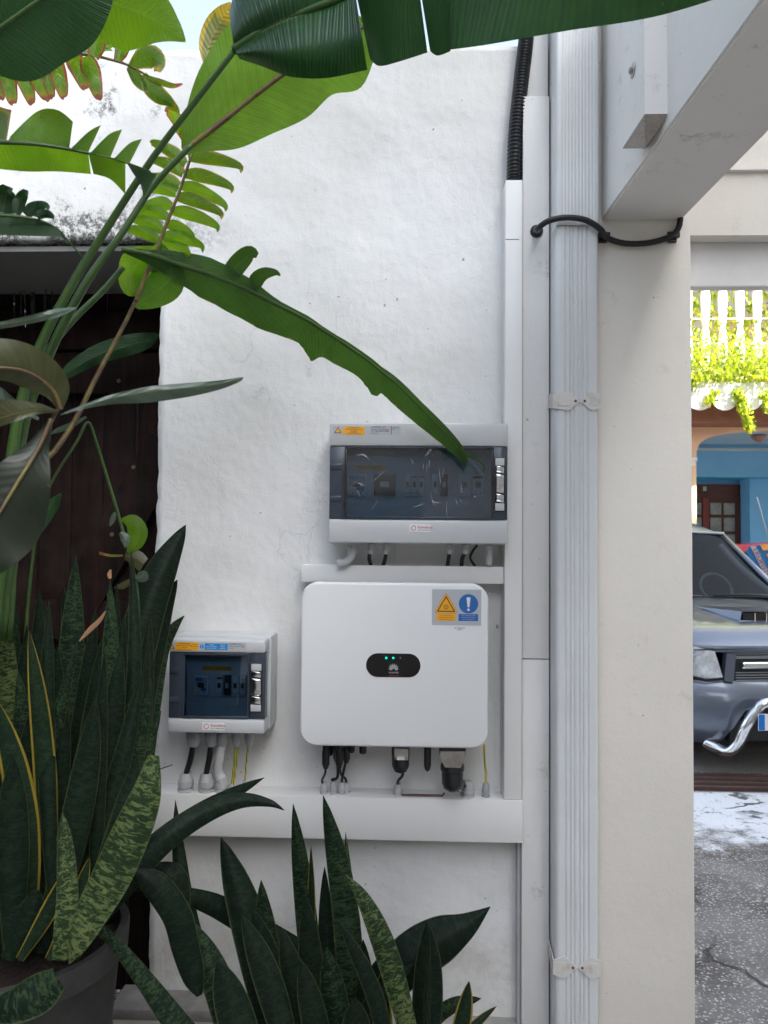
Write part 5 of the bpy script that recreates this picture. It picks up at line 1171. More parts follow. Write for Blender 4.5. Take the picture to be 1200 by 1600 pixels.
# slender drooping stalk with a withering leaf
wst = thing('drooping_stalk_plant', 'thin bright green bent stalk ending in small torn pale lobes above the snake plants', 'plant', (-0.8, 1.9, 0.0))
part('stalk', ptube([(60, 800, 1.78), (85, 745, 1.78), (120, 690, 1.79), (137, 660, 1.8), (150, 690, 1.82), (170, 755, 1.84), (185, 805, 1.85), (200, 860, 1.85), (213, 920, 1.85), (215, 980, 1.85)], [0.003, 0.0035, 0.0035, 0.004, 0.006]), m_stem, wst)
part('stalk', ptube([(60, 800, 1.78), (40, 1000, 1.78), (30, 1400, 1.78), (30, 1560, 1.78)], [0.003, 0.005, 0.008]), m_stem, wst)
for st, mt in (([(190, 812, 1.84, 2, 2), (205, 815, 1.84, 12, 12), (218, 830, 1.84, 12, 20), (212, 850, 1.84, 10, 14), (200, 864, 1.84, 2, 3)], m_lf_mid), ([(195, 868, 1.84, 6, 6), (212, 872, 1.84, 12, 12), (226, 880, 1.84, 8, 14)], m_lf_olive), ([(180, 800, 1.83, 2, 2), (176, 812, 1.83, 4, 4), (172, 822, 1.83, 1, 1)], m_lf_pale),
               ([(188, 832, 1.82, 3, 3), (196, 842, 1.82, 7, 7), (196, 856, 1.82, 1, 1)], m_lf_pale), ([(192, 868, 1.83, 1.5, 1.5), (172, 868, 1.83, 2, 2), (155, 864, 1.83, 2, 2)], m_lf_brown), ([(213, 905, 1.84, 4, 4), (222, 900, 1.84, 8, 10), (226, 892, 1.84, 3, 3)], m_lf_pale),
               ([(208, 905, 1.84, 3, 3), (192, 915, 1.84, 5, 5), (178, 918, 1.84, 1, 1)], m_lf_olive), ([(135, 652, 1.79, 1, 2), (112, 664, 1.79, 4, 4), (90, 672, 1.79, 4, 3), (80, 678, 1.79, 1, 1)], m_lf_pale)):
    leaf(st, mt, wst, n=12, cols=3, seed=len(st), wav=0.001)

# ------------------------------------------------------------------ snake plants
def sn(parent, st, mat, seed=0, thick=0.005, fold=0.35, n=34):
    bm = bmesh.new(); blade(bm, st, n=n, cols=4, fold=fold, thick=thick, wav=0.0012, seed=seed, uvm=True)
    return obj('leaf', bm, mat, parent)
def snl(base, tip, D0, D1, w, bend=0.0, mid=None, prof=None):
    w = w * 0.78
    """stations from base to tip; w half width px"""
    (x0, y0), (x1, y1) = base, tip; L = math.hypot(x1 - x0, y1 - y0); nx_, ny_ = -(y1 - y0) / L, (x1 - x0) / L
    out = []
    for f, ww in ((0, .5), (.12, .62), (.3, .85), (.5, 1.0), (.68, .95), (.82, .74), (.93, .38), (.985, .10), (1, .02)):
        o = bend * math.sin(f * math.pi) if mid is None else bend * f * f
        out.append((x0 + (x1 - x0) * f + nx_ * o, y0 + (y1 - y0) * f + ny_ * o, D0 + (D1 - D0) * f, w * ww, w * ww))
    return out
pc = P(18, 1455, 1.62)
pot = thing('plant_pot', 'large dark grey round plant pot holding the tall snake plant cluster', 'plant pot', (pc.x, pc.y, 0))
m_pot = M('pot_plastic', (0.03, 0.029, 0.028), rough=0.7, bump=[(12, 0.003)], vary=(7, (0.06, 0.055, 0.05), 0.45, 0.7))
bm = bmesh.new(); zr = pc.z; Rr = 0.235
lathe(bm, (pc.x, pc.y, 0), [(0, Rr * 0.62), (zr * 0.5, Rr * 0.8), (zr - 0.055, Rr * 0.93), (zr - 0.05, Rr), (zr - 0.006, Rr * 1.01), (zr, Rr), (zr, Rr * 0.93), (zr - 0.05, Rr * 0.9)], n=48)
obj('pot_shell', bm, m_pot, pot, smooth='auto')
bm = bmesh.new(); lathe(bm, (pc.x, pc.y, 0), [(zr - 0.06, Rr * 0.9), (zr - 0.045, Rr * 0.905)], n=32); obj('soil', bm, M('soil', (0.03, 0.02, 0.015), rough=0.95, bump=[(60, 0.01)]), pot)
# fibre mat at the corner
t2 = thing('snake_plant', 'tall dense cluster of dark snake plant leaves growing from the grey pot', 'plant', (pc.x, pc.y, zr - 0.04))
CENTRE = []
sn_l = [
 ((95, 1460), (118, 868), 1.72, 1.80, 26, 0, m_sn_mid), ((60, 1470), (5, 935), 1.62, 1.62, 30, -20, m_sn_light), ((20, 1480), (-30, 1000), 1.58, 1.52, 34, -10, m_sn_dark),
 ((90, 1470), (150, 950), 1.68, 1.72, 20, 0, m_sn_dark), ((125, 1440), (172, 905), 1.66, 1.70, 19, 18, m_sn_mid), ((130, 1450), (205, 860), 1.63, 1.75, 14, 34, m_sn_dark),
 ((70, 1470), (45, 985), 1.55, 1.52, 19, 14, m_sn_edge), ((40, 1480), (-8, 1090), 1.50, 1.45, 24, 22, m_sn_edge), ((140, 1460), (232, 1000), 1.66, 1.80, 25, 4, m_sn_dark),
 ((100, 1480), (190, 1010), 1.60, 1.68, 26, 10, m_sn_dark), ((50, 1490), (90, 1010), 1.60, 1.62, 30, 0, m_sn_dark), ((10, 1490), (60, 1080), 1.52, 1.55, 26, 0, m_sn_dark),
 ((120, 1480), (252, 1110), 1.58, 1.75, 20, -6, m_sn_mid), ((60, 1490), (150, 1090), 1.50, 1.56, 26, 12, m_sn_dark), ((20, 1495), (20, 1180), 1.45, 1.45, 26, 0, m_sn_dark),
 ((90, 1490), (225, 1045), 1.54, 1.68, 18, 10, m_sn_dark), ((110, 1470), (195, 960), 1.64, 1.74, 24, 6, m_sn_dark), ((130, 1480), (236, 1060), 1.60, 1.72, 22, 4, m_sn_mid), ((80, 1480), (165, 980), 1.66, 1.7, 24, 10, m_sn_dark), ((110, 1500), (215, 1180), 1.50, 1.60, 26, 14, m_sn_dark), ((-10, 1490), (-25, 1150), 1.48, 1.45, 30, 0, m_sn_dark),
 ((75, 1500), (140, 1340), 1.45, 1.48, 12, 6, m_sn_edge), ((30, 1500), (112, 1350), 1.44, 1.46, 14, 4, m_sn_edge), ((10, 1500), (60, 1390), 1.44, 1.46, 22, 4, m_sn_dark),
 ((130, 1420), (413, 1215), 1.80, 1.85, 17, -18, m_sn_dark), ((120, 1440), (145, 1000), 1.82, 1.9, 26, 4, m_sn_dark), ((60, 1450), (70, 940), 1.84, 1.9, 28, 0, m_sn_dark), ((0, 1450), (20, 1000), 1.8, 1.8, 30, 0, m_sn_dark),
 ((70, 1475), (105, 1100), 1.56, 1.58, 24, -8, m_sn_dark), ((140, 1470), (210, 1080), 1.62, 1.7, 24, -6, m_sn_mid), ((160, 1450), (235, 960), 1.74, 1.9, 22, 10, m_sn_dark), ((30, 1470), (40, 1130), 1.66, 1.62, 34, 0, m_sn_dark),
]
for k, (a, c, d0, d1, ww, bd, mt) in enumerate(sn_l): sn(t2, snl(a, c, d0, d1, ww, bd), mt, seed=k)
rnd = random.Random(5)
for k in range(26):
    bx_, tx_ = rnd.uniform(-40, 170), 0; tx_ = bx_ + rnd.gauss(20, 32); ty_ = rnd.uniform(900, 1180); d_ = rnd.uniform(1.5, 1.95)
    tx_ = min(tx_, 225)
    sn(t2, snl((bx_, 1470), (tx_, ty_), d_, d_ + rnd.uniform(-.03, .08), rnd.uniform(13, 22), rnd.uniform(-18, 18)), rnd.choice((m_sn_dark, m_sn_dark, m_sn_mid)), seed=200 + k)
for k in range(12):
    bx_ = rnd.uniform(400, 620); tx_ = bx_ + rnd.gauss(-30, 60); ty_ = rnd.uniform(1420, 1560); d_ = rnd.uniform(1.65, 1.95)
    sn(t2, snl((bx_, 1720), (tx_, ty_), d_, d_ + .03, rnd.uniform(10, 17), rnd.uniform(-25, 25)), rnd.choice((m_sn_dark, m_sn_dark, m_sn_mid)), seed=300 + k) if False else CENTRE.append(((bx_, 1720), (tx_, ty_), d_, d_ + .03, rnd.uniform(10, 17), rnd.uniform(-25, 25), rnd.choice((m_sn_dark, m_sn_dark, m_sn_mid))))
# leaves that bend over
sn(t2, [(150, 1420, 1.84, 20, 20), (185, 1200, 1.86, 24, 24), (205, 1060, 1.88, 26, 27), (228, 960, 1.92, 28, 27), (256, 890, 1.96, 25, 20), (280, 842, 1.99, 12, 9), (290, 820, 2.0, .5, .5)], m_sn_dark, 61)
sn(t2, [(170, 1400, 1.9, 18, 18), (205, 1200, 1.92, 20, 20), (222, 1080, 1.95, 21, 21), (238, 1010, 1.98, 20, 20), (254, 960, 2.0, 15, 14), (270, 922, 2.02, 7, 6), (277, 906, 2.02, .5, .5)], m_sn_dark, 62)
sn(t2, [(180, 1400, 1.92, 16, 16), (215, 1220, 1.94, 18, 18), (228, 1120, 1.96, 19, 19), (238, 1060, 1.99, 18, 18), (252, 1012, 2.02, 13, 13), (272, 980, 2.04, 7, 7), (288, 962, 2.05, .5, .5)], m_sn_mid, 63)
sn(t2, [(150, 1440, 1.6, 12, 12), (205, 1370, 1.62, 16, 16), (260, 1310, 1.66, 17, 17), (320, 1270, 1.7, 15, 15), (375, 1252, 1.72, 12, 10), (420, 1255, 1.72, 6, 5), (444, 1266, 1.72, .5, .5)], m_sn_dark, 50)
sn(t2, [(240, 1180, 1.42, 8, 8), (228, 1240, 1.40, 21, 20), (205, 1300, 1.39, 27, 26), (175, 1370, 1.38, 26, 27), (145, 1430, 1.37, 20, 24), (120, 1480, 1.36, 12, 12), (108, 1506, 1.36, .5, .5)], m_sn_light, 51, n=44)
sn(t2, [(100, 1500, 1.40, 14, 12), (102, 1450, 1.40, 14, 14), (106, 1400, 1.41, 14, 13), (104, 1350, 1.42, 12, 12), (100, 1300, 1.43, 8, 8), (98, 1270, 1.44, .5, .5)], m_sn_light, 52)
sn(t2, [(195, 1352, 1.62, 4, 4), (240, 1382, 1.62, 18, 16), (275, 1430, 1.62, 20, 18), (290, 1480, 1.62, 18, 18), (304, 1530, 1.62, 14, 14), (312, 1556, 1.62, 4, 4)], m_sn_dark, 53)
sn(t2, [(190, 1356, 1.7, 4, 4), (235, 1362, 1.7, 12, 12), (270, 1372, 1.7, 18, 16), (282, 1410, 1.7, 14, 14), (285, 1440, 1.7, 6, 6)], m_sn_dark, 54)
sn(t2, [(180, 1390, 1.75, 3, 3), (240, 1388, 1.77, 5, 5), (330, 1412, 1.82, 14, 14), (400, 1450, 1.86, 16, 16), (460, 1478, 1.9, 12, 12), (500, 1490, 1.92, 3, 3)], m_sn_dark, 55)
sn(t2, [(150, 1445, 1.5, 6, 6), (185, 1480, 1.5, 8, 8), (225, 1530, 1.5, 11, 11), (262, 1580, 1.5, 14, 14), (300, 1630, 1.5, 16, 16)], m_sn_mid, 56)
sn(t2, [(90, 1530, 1.35, 14, 14), (60, 1552, 1.34, 24, 22), (20, 1572, 1.33, 20, 20), (-30, 1582, 1.33, 10, 10)], m_sn_mid, 57)
part('leaf', ptube([(234, 1212, 1.9), (250, 1202, 1.9), (270, 1195, 1.9)], [0.002, 0.001]), m_stem, t2)
# dried bits
for st in ([(124, 1002, 1.6, 1, 1), (140, 985, 1.6, 4, 3), (155, 970, 1.6, 3, 3), (165, 955, 1.6, 1, 1)], [(172, 904, 1.66, 2, 2), (171, 897, 1.66, 3, 3), (173, 890, 1.66, 1, 1)]):
    bm = bmesh.new(); blade(bm, st, n=12, cols=2, seed=3); obj('dry_tip', bm, M('dry_leaf', (0.30, 0.16, 0.09), rough=0.8), t2)
# water splashes
# centre cluster
t3 = thing('snake_plant', 'lower cluster of mottled snake plant leaves growing below the trunking', 'plant', (-0.15, 2.0, 0.2))
sn_c = [
 ((500, 1700), (458, 1256), 2.0, 2.02, 19, 4, m_sn_mid), ((540, 1700), (505, 1243), 1.85, 1.9, 24, 22, m_sn_mid), ((470, 1700), (408, 1375), 1.78, 1.82, 22, -12, m_sn_mid),
 ((515, 1700), (507, 1354), 1.88, 1.92, 15, 0, m_sn_dark), ((470, 1700), (486, 1320), 2.0, 2.02, 9, 6, m_sn_edge), ((560, 1700), (540, 1300), 1.95, 1.98, 11, 0, m_sn_light),
 ((585, 1700), (550, 1480), 1.9, 1.94, 17, 0, m_sn_mid), ((440, 1700), (345, 1308), 1.7, 1.85, 32, 12, m_sn_dark), ((420, 1700), (274, 1250), 1.62, 1.9, 16, -40, m_sn_dark), ((455, 1700), (395, 1420), 1.74, 1.78, 26, 6, m_sn_dark), ((500, 1700), (478, 1400), 1.76, 1.8, 22, 0, m_sn_dark), 
 ((460, 1700), (378, 1430), 1.6, 1.66, 24, 10, m_sn_dark), ((500, 1700), (440, 1450), 1.66, 1.7, 22, 0, m_sn_dark), ((380, 1720), (300, 1440), 1.6, 1.7, 26, 14, m_sn_mid), ((545, 1720), (510, 1480), 1.7, 1.74, 24, 0, m_sn_mid), ((520, 1720), (470, 1500), 1.64, 1.66, 22, 0, m_sn_dark),
 ((410, 1720), (340, 1500), 1.55, 1.6, 30, 0, m_sn_dark), ((600, 1700), (595, 1520), 1.8, 1.8, 17, 0, m_sn_edge), ((650, 1720), (668, 1440), 1.78, 1.82, 26, 8, m_sn_dark), ((675, 1720), (672, 1462), 1.74, 1.8, 6, -6, m_sn_dark),
 ((560, 1720), (555, 1560), 1.66, 1.68, 26, 0, m_sn_dark), ((690, 1700), (733, 1533), 1.80, 1.84, 15, 6, m_sn_edge), ((690, 1690), (776, 1572), 1.78, 1.85, 8, -12, m_sn_edge), ((660, 1640), (752, 1560), 1.95, 2.0, 12, -24, m_sn_mid),
]
for k, (a, c, d0, d1, ww, bd, mt) in enumerate(sn_c + CENTRE): sn(t3, snl(a, c, d0, d1, ww, bd), mt, seed=100 + k)
sn(t3, [(660, 1700, 1.74, 9, 9), (635, 1600, 1.75, 13, 13), (612, 1510, 1.77, 17, 15), (590, 1450, 1.78, 15, 14), (565, 1400, 1.8, 9, 9), (540, 1366, 1.82, .5, .5)], m_sn_light, 130)
sn(t3, [(540, 1640, 1.86, 12, 12), (585, 1560, 1.88, 26, 24), (640, 1500, 1.9, 32, 30), (690, 1468, 1.92, 30, 28), (730, 1445, 1.94, 16, 16), (766, 1417, 1.96, .5, .5)], m_sn_dark, 131)
bm = bmesh.new(); lathe(bm, (P(530, 1600, 1.9).x, 1.88, 0), [(0, 0.17), (0.18, 0.22), (0.2, 0.225), (0.2, 0.20), (0.17, 0.19)], n=36)
pt2 = thing('plant_pot', 'low dark pot below the picture edge holding the mottled snake plants', 'plant pot', (P(530, 1600, 1.9).x, 1.88, 0)); obj('pot_shell', bm, m_pot, pt2, smooth='auto')

# ------------------------------------------------------------------ background: pickup
m_carp = M('pickup_paint', (0.15, 0.175, 0.22), rough=0.3, metal=0.55, coat=0.9)
m_carblk = M('pickup_black', (0.012, 0.012, 0.013), rough=0.5)
m_lamp = M('headlight_glass', (0.75, 0.77, 0.78), rough=0.12, spec=0.8, vary=(14, (0.45, 0.47, 0.48), 0.4, 0.65))
m_cchrome = M('pickup_chrome', (0.8, 0.8, 0.8), rough=0.12, metal=1)
CY = 5.60; cxw = X(1243, CY, 1115)
car = thing('pickup_truck', 'metallic blue pickup with bonnet scoop and chrome bull bar behind the pillar', 'pickup truck', (cxw, CY, 0), rotz=R(8))
def loft(bm, secs):
    """secs: list of (y, [(x,z),...]) half profile from centre to side; mirrored"""
    for s in (1, -1):
        rows = [[bm.verts.new((s * x, y, z)) for x, z in pr] for y, pr in secs]
        for i in range(len(rows) - 1):
            for k in range(len(rows[i]) - 1):
                q = (rows[i][k], rows[i][k + 1], rows[i + 1][k + 1], rows[i + 1][k]); bm.faces.new(q if s > 0 else q[::-1]).smooth = True
    bmesh.ops.remove_doubles(bm, verts=bm.verts, dist=0.0005)
bm = bmesh.new()
# bonnet and wings, nose at y=0
hood = [(0.02, [(0, .88), (.3, .88), (.5, .875), (.66, .86), (.78, .82), (.86, .74), (.885, .62)]),
        (0.10, [(0, .965), (.3, .96), (.5, .955), (.68, .94), (.80, .90), (.875, .80), (.895, .62)]),
        (0.35, [(0, 1.03), (.3, 1.025), (.5, 1.025), (.7, 1.01), (.82, .97), (.885, .86), (.90, .62)]),
        (0.75, [(0, 1.085), (.3, 1.08), (.5, 1.08), (.7, 1.06), (.83, 1.01), (.89, .90), (.905, .62)]),
        (1.15, [(0, 1.13), (.3, 1.125), (.5, 1.12), (.7, 1.10), (.84, 1.05), (.895, .93), (.91, .62)]),
        (1.32, [(0, 1.145), (.3, 1.14), (.5, 1.135), (.7, 1.12), (.85, 1.06), (.90, .93), (.91, .62)])]
loft(bm, hood); obj('bonnet', bm, m_carp, car, smooth='auto', local=True)
bm = bmesh.new()
cab = [(1.33, [(.905, .35), (.90, .95), (.86, 1.08), (.80, 1.15)]), (2.05, [(.905, .35), (.90, .95), (.85, 1.1), (.66, 1.70)]), (2.3, [(.905, .35), (.90, .95), (.85, 1.1), (.66, 1.76)]), (3.2, [(.905, .35), (.90, .95), (.85, 1.1), (.66, 1.76)]), (3.6, [(.905, .35), (.90, .95), (.85, 1.05), (.74, 1.1)]), (5.0, [(.905, .4), (.90, .95), (.88, 1.05), (.86, 1.06)])]
loft(bm, cab); obj('cab_side', bm, m_carp, car, smooth='auto', local=True)
bm = bmesh.new()
loft(bm, [(2.04, [(0, 1.735), (.3, 1.73), (.55, 1.715), (.66, 1.69)]), (2.10, [(0, 1.80), (.3, 1.785), (.55, 1.75), (.67, 1.69)]), (2.35, [(0, 1.88), (.3, 1.86), (.55, 1.81), (.68, 1.72)]), (2.8, [(0, 1.90), (.3, 1.88), (.55, 1.82), (.68, 1.74)]), (3.25, [(0, 1.85), (.3, 1.82), (.55, 1.79), (.68, 1.72)])])
obj('cab_roof', bm, m_carp, car, smooth='auto', local=True)
bm = bmesh.new()
loft(bm, [(1.30, [(0, 1.15), (.3, 1.15), (.6, 1.145), (.78, 1.12)]), (1.65, [(0, 1.42), (.3, 1.415), (.55, 1.40), (.715, 1.375)]), (2.04, [(0, 1.725), (.3, 1.72), (.5, 1.71), (.63, 1.685)])])
ws = obj('windscreen', bm, m_carglass, car, smooth=True, local=True)
bm = bmesh.new()
for s in (1, -1):
    tube(bm, [Vector((s * .81, 1.28, 1.12)), Vector((s * .735, 1.67, 1.40)), Vector((s * .645, 2.06, 1.70))], 0.028, n=8)
tube(bm, [Vector((-.645, 2.05, 1.715)), Vector((0, 2.05, 1.745)), Vector((.645, 2.05, 1.715))], 0.022, n=8)
obj('windscreen_frame', bm, m_carp, car, smooth=True, local=True)
bm = bmesh.new(); box(bm, -.8, .8, 1.28, 3.2, .6, 1.12); obj('dashboard', bm, m_carblk, car, local=True)
bm = bmesh.new(); box(bm, -.6, -.15, 2.3, 2.5, 1.1, 1.6, bev=.05); box(bm, .15, .6, 2.3, 2.5, 1.1, 1.6, bev=.05); box(bm, -.66, .66, 3.1, 3.15, 1.1, 1.72); obj('seat_backs', bm, m_carblk, car, local=True)
bm = bmesh.new()
cc = Vector((.38, 1.72, 1.20)); tube(bm, [cc + Vector((.15 * math.cos(a * math.pi / 10), .08 * math.sin(a * math.pi / 10), .13 * math.sin(a * math.pi / 10))) for a in range(21)], .016, n=8); obj('steering_wheel', bm, M('wheel_grey', (.25, .27, .27), rough=.5), car, local=True)
bm = bmesh.new(); tube(bm, catmull([Vector((.60, 2.02, 1.60)), Vector((.66, 1.75, 1.38)), Vector((.74, 1.42, 1.18))], 5), .03, n=8); obj('pillar_trim', bm, M('trim_pale', (.42, .46, .48), rough=.6), car, smooth=True, local=True)
for x0, x1 in ((-.65, -.02), (.1, .72)):
    bm = bmesh.new(); tube(bm, [Vector((x0, 1.26, 1.165)), Vector(((x0 + x1) / 2, 1.25, 1.175)), Vector((x1, 1.24, 1.16))], .011, n=6); obj('wiper', bm, m_carblk, car, local=True)
for s in (1, -1):
    bm = bmesh.new(); box(bm, min(s * .93, s * 1.13), max(s * .93, s * 1.13), 1.45, 1.56, 1.02, 1.20, bev=.03); obj('wing_mirror', bm, m_carblk, car, smooth='auto', local=True)
bm = bmesh.new()
for s in (1, -1): tube(bm, [Vector((s * .76, .06, .862)), Vector((s * .845, .35, .965)), Vector((s * .855, .8, 1.008)), Vector((s * .862, 1.28, 1.06))], .004, n=5)
tube(bm, [Vector((-.74, .035, .872)), Vector((-.5, -.02, .885)), Vector((.5, -.02, .885)), Vector((.74, .035, .872))], .004, n=5)
obj('bonnet_gap', bm, m_carblk, car, local=True)
# scoop
bm = bmesh.new(); x0 = 0
v = [(-.16, .42, 1.03), (.16, .42, 1.03), (.145, .42, 1.105), (-.145, .42, 1.105), (-.27, .86, 1.105), (.27, .86, 1.105)]
vv = [bm.verts.new(p) for p in v]
for f in ((3, 2, 5, 4), (0, 3, 4), (2, 1, 5)): bm.faces.new([vv[k] for k in f])
sc_ = obj('bonnet_scoop', bm, m_carp, car, local=True)
bm = bmesh.new(); box(bm, -.14, .14, .412, .419, 1.035, 1.095); sq = obj('scoop_opening', bm, m_carblk, sc_, local=True)
for q in (-.047, .047):
    bm = bmesh.new(); box(bm, q - .004, q + .004, .405, .4115, 1.035, 1.095); obj('scoop_bar', bm, m_cchrome, sc_, local=True)
bm = bmesh.new(); tube(bm, [Vector((-.17, .405, 1.032)), Vector((.17, .405, 1.032))], .006, n=6); obj('scoop_lip', bm, m_cchrome, sc_, local=True)
# front face
bm = bmesh.new()
fr = [(-.02, [(0, .86), (.48, .865), (.50, .84), (.50, .67), (.48, .64)]), ]
def fpanel(name, pts, y0, y1, mat, parent=car):
    out = []
    for s in (1, -1):
        bm = bmesh.new(); prism(bm, [(s * p[0], y0 + (p[2] if len(p) > 2 else 0), p[1]) for p in pts], (0, y1 - y0, 0)); out.append(obj(name, bm, mat, parent, local=True))
    return out
# bumper skin: lofted in z
def zloft(bm, rows):
    """rows: (z, [(x,y)...]) half"""
    for s in (1, -1):
        rr_ = [[bm.verts.new((s * x, y, z)) for x, y in pr] for z, pr in rows]
        for i in range(len(rr_) - 1):
            for k in range(len(rr_[i]) - 1):
                q = (rr_[i][k], rr_[i][k + 1], rr_[i + 1][k + 1], rr_[i + 1][k]); bm.faces.new(q if s > 0 else q[::-1]).smooth = True
    bmesh.ops.remove_doubles(bm, verts=bm.verts, dist=0.0005)
bm = bmesh.new()
zloft(bm, [(.66, [(0, -.02), (.35, -.02), (.5, .0), (.7, .05), (.84, .16), (.90, .34)]), (.60, [(0, -.10), (.35, -.09), (.52, -.06), (.72, .01), (.87, .14), (.92, .34)]), (.52, [(0, -.11), (.35, -.10), (.54, -.07), (.74, .0), (.885, .13), (.925, .34)]),
           (.47, [(.43, -.085), (.44, -.085), (.56, -.065), (.74, .005), (.885, .13), (.925, .34)]), (.36, [(.50, -.075), (.51, -.075), (.6, -.055), (.74, .01), (.88, .14), (.92, .34)]), (.27, [(.56, -.04), (.57, -.04), (.64, -.02), (.76, .04), (.87, .16), (.91, .34)]), (.22, [(.58, .02), (.59, .02), (.66, .04), (.76, .09), (.86, .19), (.90, .34)])])
obj('front_bumper', bm, m_carp, car, smooth=True, local=True)
bm = bmesh.new(); box(bm, -.60, .60, .0, .06, .24, .56); obj('bumper_recess', bm, m_carblk, car, local=True)
bm = bmesh.new(); box(bm, -.52, .52, -.045, .01, .24, .40, bev=.01); obj('lower_grille', bm, m_carblk, car, local=True)
for s in (1, -1):
    bm = bmesh.new(); box(bm, min(s * .46, s * .60), max(s * .46, s * .60), -.03, -.005, .395, .415); obj('grille_bar', bm, m_gland_dark, car, local=True)
bm = bmesh.new(); zloft(bm, [(.905, [(0, -.01), (.47, -.005), (.6, .02), (.74, .07)]), (.865, [(0, -.045), (.47, -.035), (.6, .0), (.74, .05)]), (.855, [(0, -.02), (.46, -.01), (.46, -.01), (.46, -.01)])])
obj('bonnet_edge', bm, m_carp, car, smooth=True, local=True)
bm = bmesh.new(); box(bm, -.50, .50, .0, .05, .64, .88); gr = obj('upper_grille', bm, m_carblk, car, local=True)
bm = bmesh.new(); box(bm, -.42, .42, -.045, .02, .745, .795, bev=.015, seg=3); obj('chrome_bar', bm, m_cchrome, gr, local=True)
for k in range(5):
    zz = .66 + k * .018 + (.09 if k > 3 else 0)
    bm = bmesh.new(); box(bm, -.45, .45, -.012, 0.0, zz, zz + .006); obj('mesh_bar', bm, m_gland_dark, gr, local=True)
for k in range(3):
    zz = .815 + k * .015; bm = bmesh.new(); box(bm, -.45, .45, -.012, 0.0, zz, zz + .005); obj('mesh_bar', bm, m_gland_dark, gr, local=True)
for s in (1, -1):
    bm = bmesh.new(); prism(bm, [(s * .46, -.03, .855), (s * .52, -.015, .855), (s * .54, -.015, .66), (s * .48, -.03, .655), (s * .405, -.035, .66), (s * .40, -.035, .665)][:4], (0, .05, 0)); obj('grille_surround', bm, m_carp, car, local=True)
    bm = bmesh.new()
    pts = [(s * .545, -.005, .685), (s * .60, .0, .865), (s * .72, .035, .895), (s * .86, .16, .90), (s * .895, .33, .88), (s * .89, .30, .74), (s * .80, .08, .70), (s * .66, .01, .675)]
    a = [bm.verts.new(p) for p in pts]; cpt = bm.verts.new((s * .73, .03, .79)); 
    for k in range(len(a)): bm.faces.new((a[k], a[(k + 1) % len(a)], cpt) if s > 0 else (a[(k + 1) % len(a)], a[k], cpt))
    obj('headlight', bm, m_lamp, car, local=True)
    bm = bmesh.new(); tube(bm, [Vector((s * .54, -.008, .68)), Vector((s * .67, .0, .668)), Vector((s * .80, .07, .69))], .006, n=6); obj('headlight_trim', bm, m_carblk, car, local=True)
# bull bar
bm = bmesh.new(); bb = [Vector(p) for p in ((-.66, .03, .225), (-.60, -.05, .20), (-.57, -.12, .20), (-.53, -.17, .27), (-.50, -.22, .40), (-.44, -.24, .50), (-.33, -.26, .565), (.25, -.28, .565), (.35, -.26, .50), (.42, -.23, .40), (.49, -.18, .27), (.55, -.12, .20), (.60, -.05, .20), (.66, .03, .225))]
tube(bm, catmull(bb, 6), .036, n=14); obj('bull_bar', bm, m_cchrome, car, smooth=True, local=True)
# plate
bm = bmesh.new(); box(bm, -.47, .05, -.305, -.30, .385, .495, bev=.002); pl_ = obj('number_plate', bm, M('plate_white', (.8, .8, .78), rough=.4), car, local=True)
bm = bmesh.new(); box(bm, -.468, -.425, -.3065, -.3051, .388, .492); obj('plate_band', bm, M('plate_blue', (.02, .17, .55), rough=.4), pl_, local=True)
o = text('plate_lettering', 'CE-154-QP', .085, (-0.19, -.307, .44), m_ink, None, ext=.0005); o.parent = pl_
# antenna, wheels, chassis
bm = bmesh.new(); tube(bm, [Vector((.80, 1.30, 1.12)), Vector((.36, 1.02, 2.02))], .004, n=6); obj('antenna', bm, m_steel, car, local=True)
m_tyre = M('tyre', (.015, .015, .015), rough=.8)
for s in (1, -1):
    for yy_ in (.85, 3.95):
        bm = bmesh.new(); lathe(bm, (s * .80 - .12, yy_, .37), [(0, .26), (.0, .36), (.03, .375), (.21, .375), (.24, .36), (.24, .26)], axis='X', n=32); wh = obj('wheel', bm, m_tyre, car, local=True)
        bm = bmesh.new(); lathe(bm, (s * .80 - .125, yy_, .37), [(0, .05), (0.0, .25), (.25, .25), (.25, .05)], axis='X', n=24); obj('rim', bm, m_cchrome, wh, local=True)
bm = bmesh.new(); box(bm, -.70, .70, .15, 4.9, .30, .62); box(bm, -.85, .85, 3.7, 4.95, .62, .75); obj('chassis', bm, m_carblk, car, local=True)

# ------------------------------------------------------------------ red car behind
m_redp = M('red_paint', (0.42, 0.02, 0.03), rough=0.3, coat=0.8)
rc_ = thing('red_car', 'bright red car roof and window parked behind the blue pickup', 'car', (5.1, 9.0, 0), rotz=R(78))
def loft2(name, secs, mat):
    bm = bmesh.new(); loft(bm, secs); return obj(name, bm, mat, rc_, smooth='auto', local=True)
loft2('body', [(-2.1, [(0, .35), (.6, .4), (.62, .7), (.5, .8), (0, .85)]), (-1.2, [(0, .25), (.82, .3), (.85, .8), (.7, .98), (0, 1.02)]), (0, [(0, .2), (.86, .25), (.88, .85), (.8, 1.02), (0, 1.05)]), (1.2, [(0, .2), (.86, .25), (.88, .85), (.8, 1.02), (0, 1.05)]), (2.0, [(0, .35), (.7, .4), (.75, .8), (.6, 1.0), (0, 1.02)])], m_redp)
loft2('roof', [(-.55, [(0, 1.50), (.5, 1.49), (.62, 1.46)]), (-.3, [(0, 1.63), (.5, 1.61), (.66, 1.56)]), (.6, [(0, 1.66), (.5, 1.64), (.68, 1.58)]), (1.5, [(0, 1.60), (.5, 1.58), (.66, 1.52)]), (1.75, [(0, 1.53), (.5, 1.52), (.62, 1.48)])], m_redp)
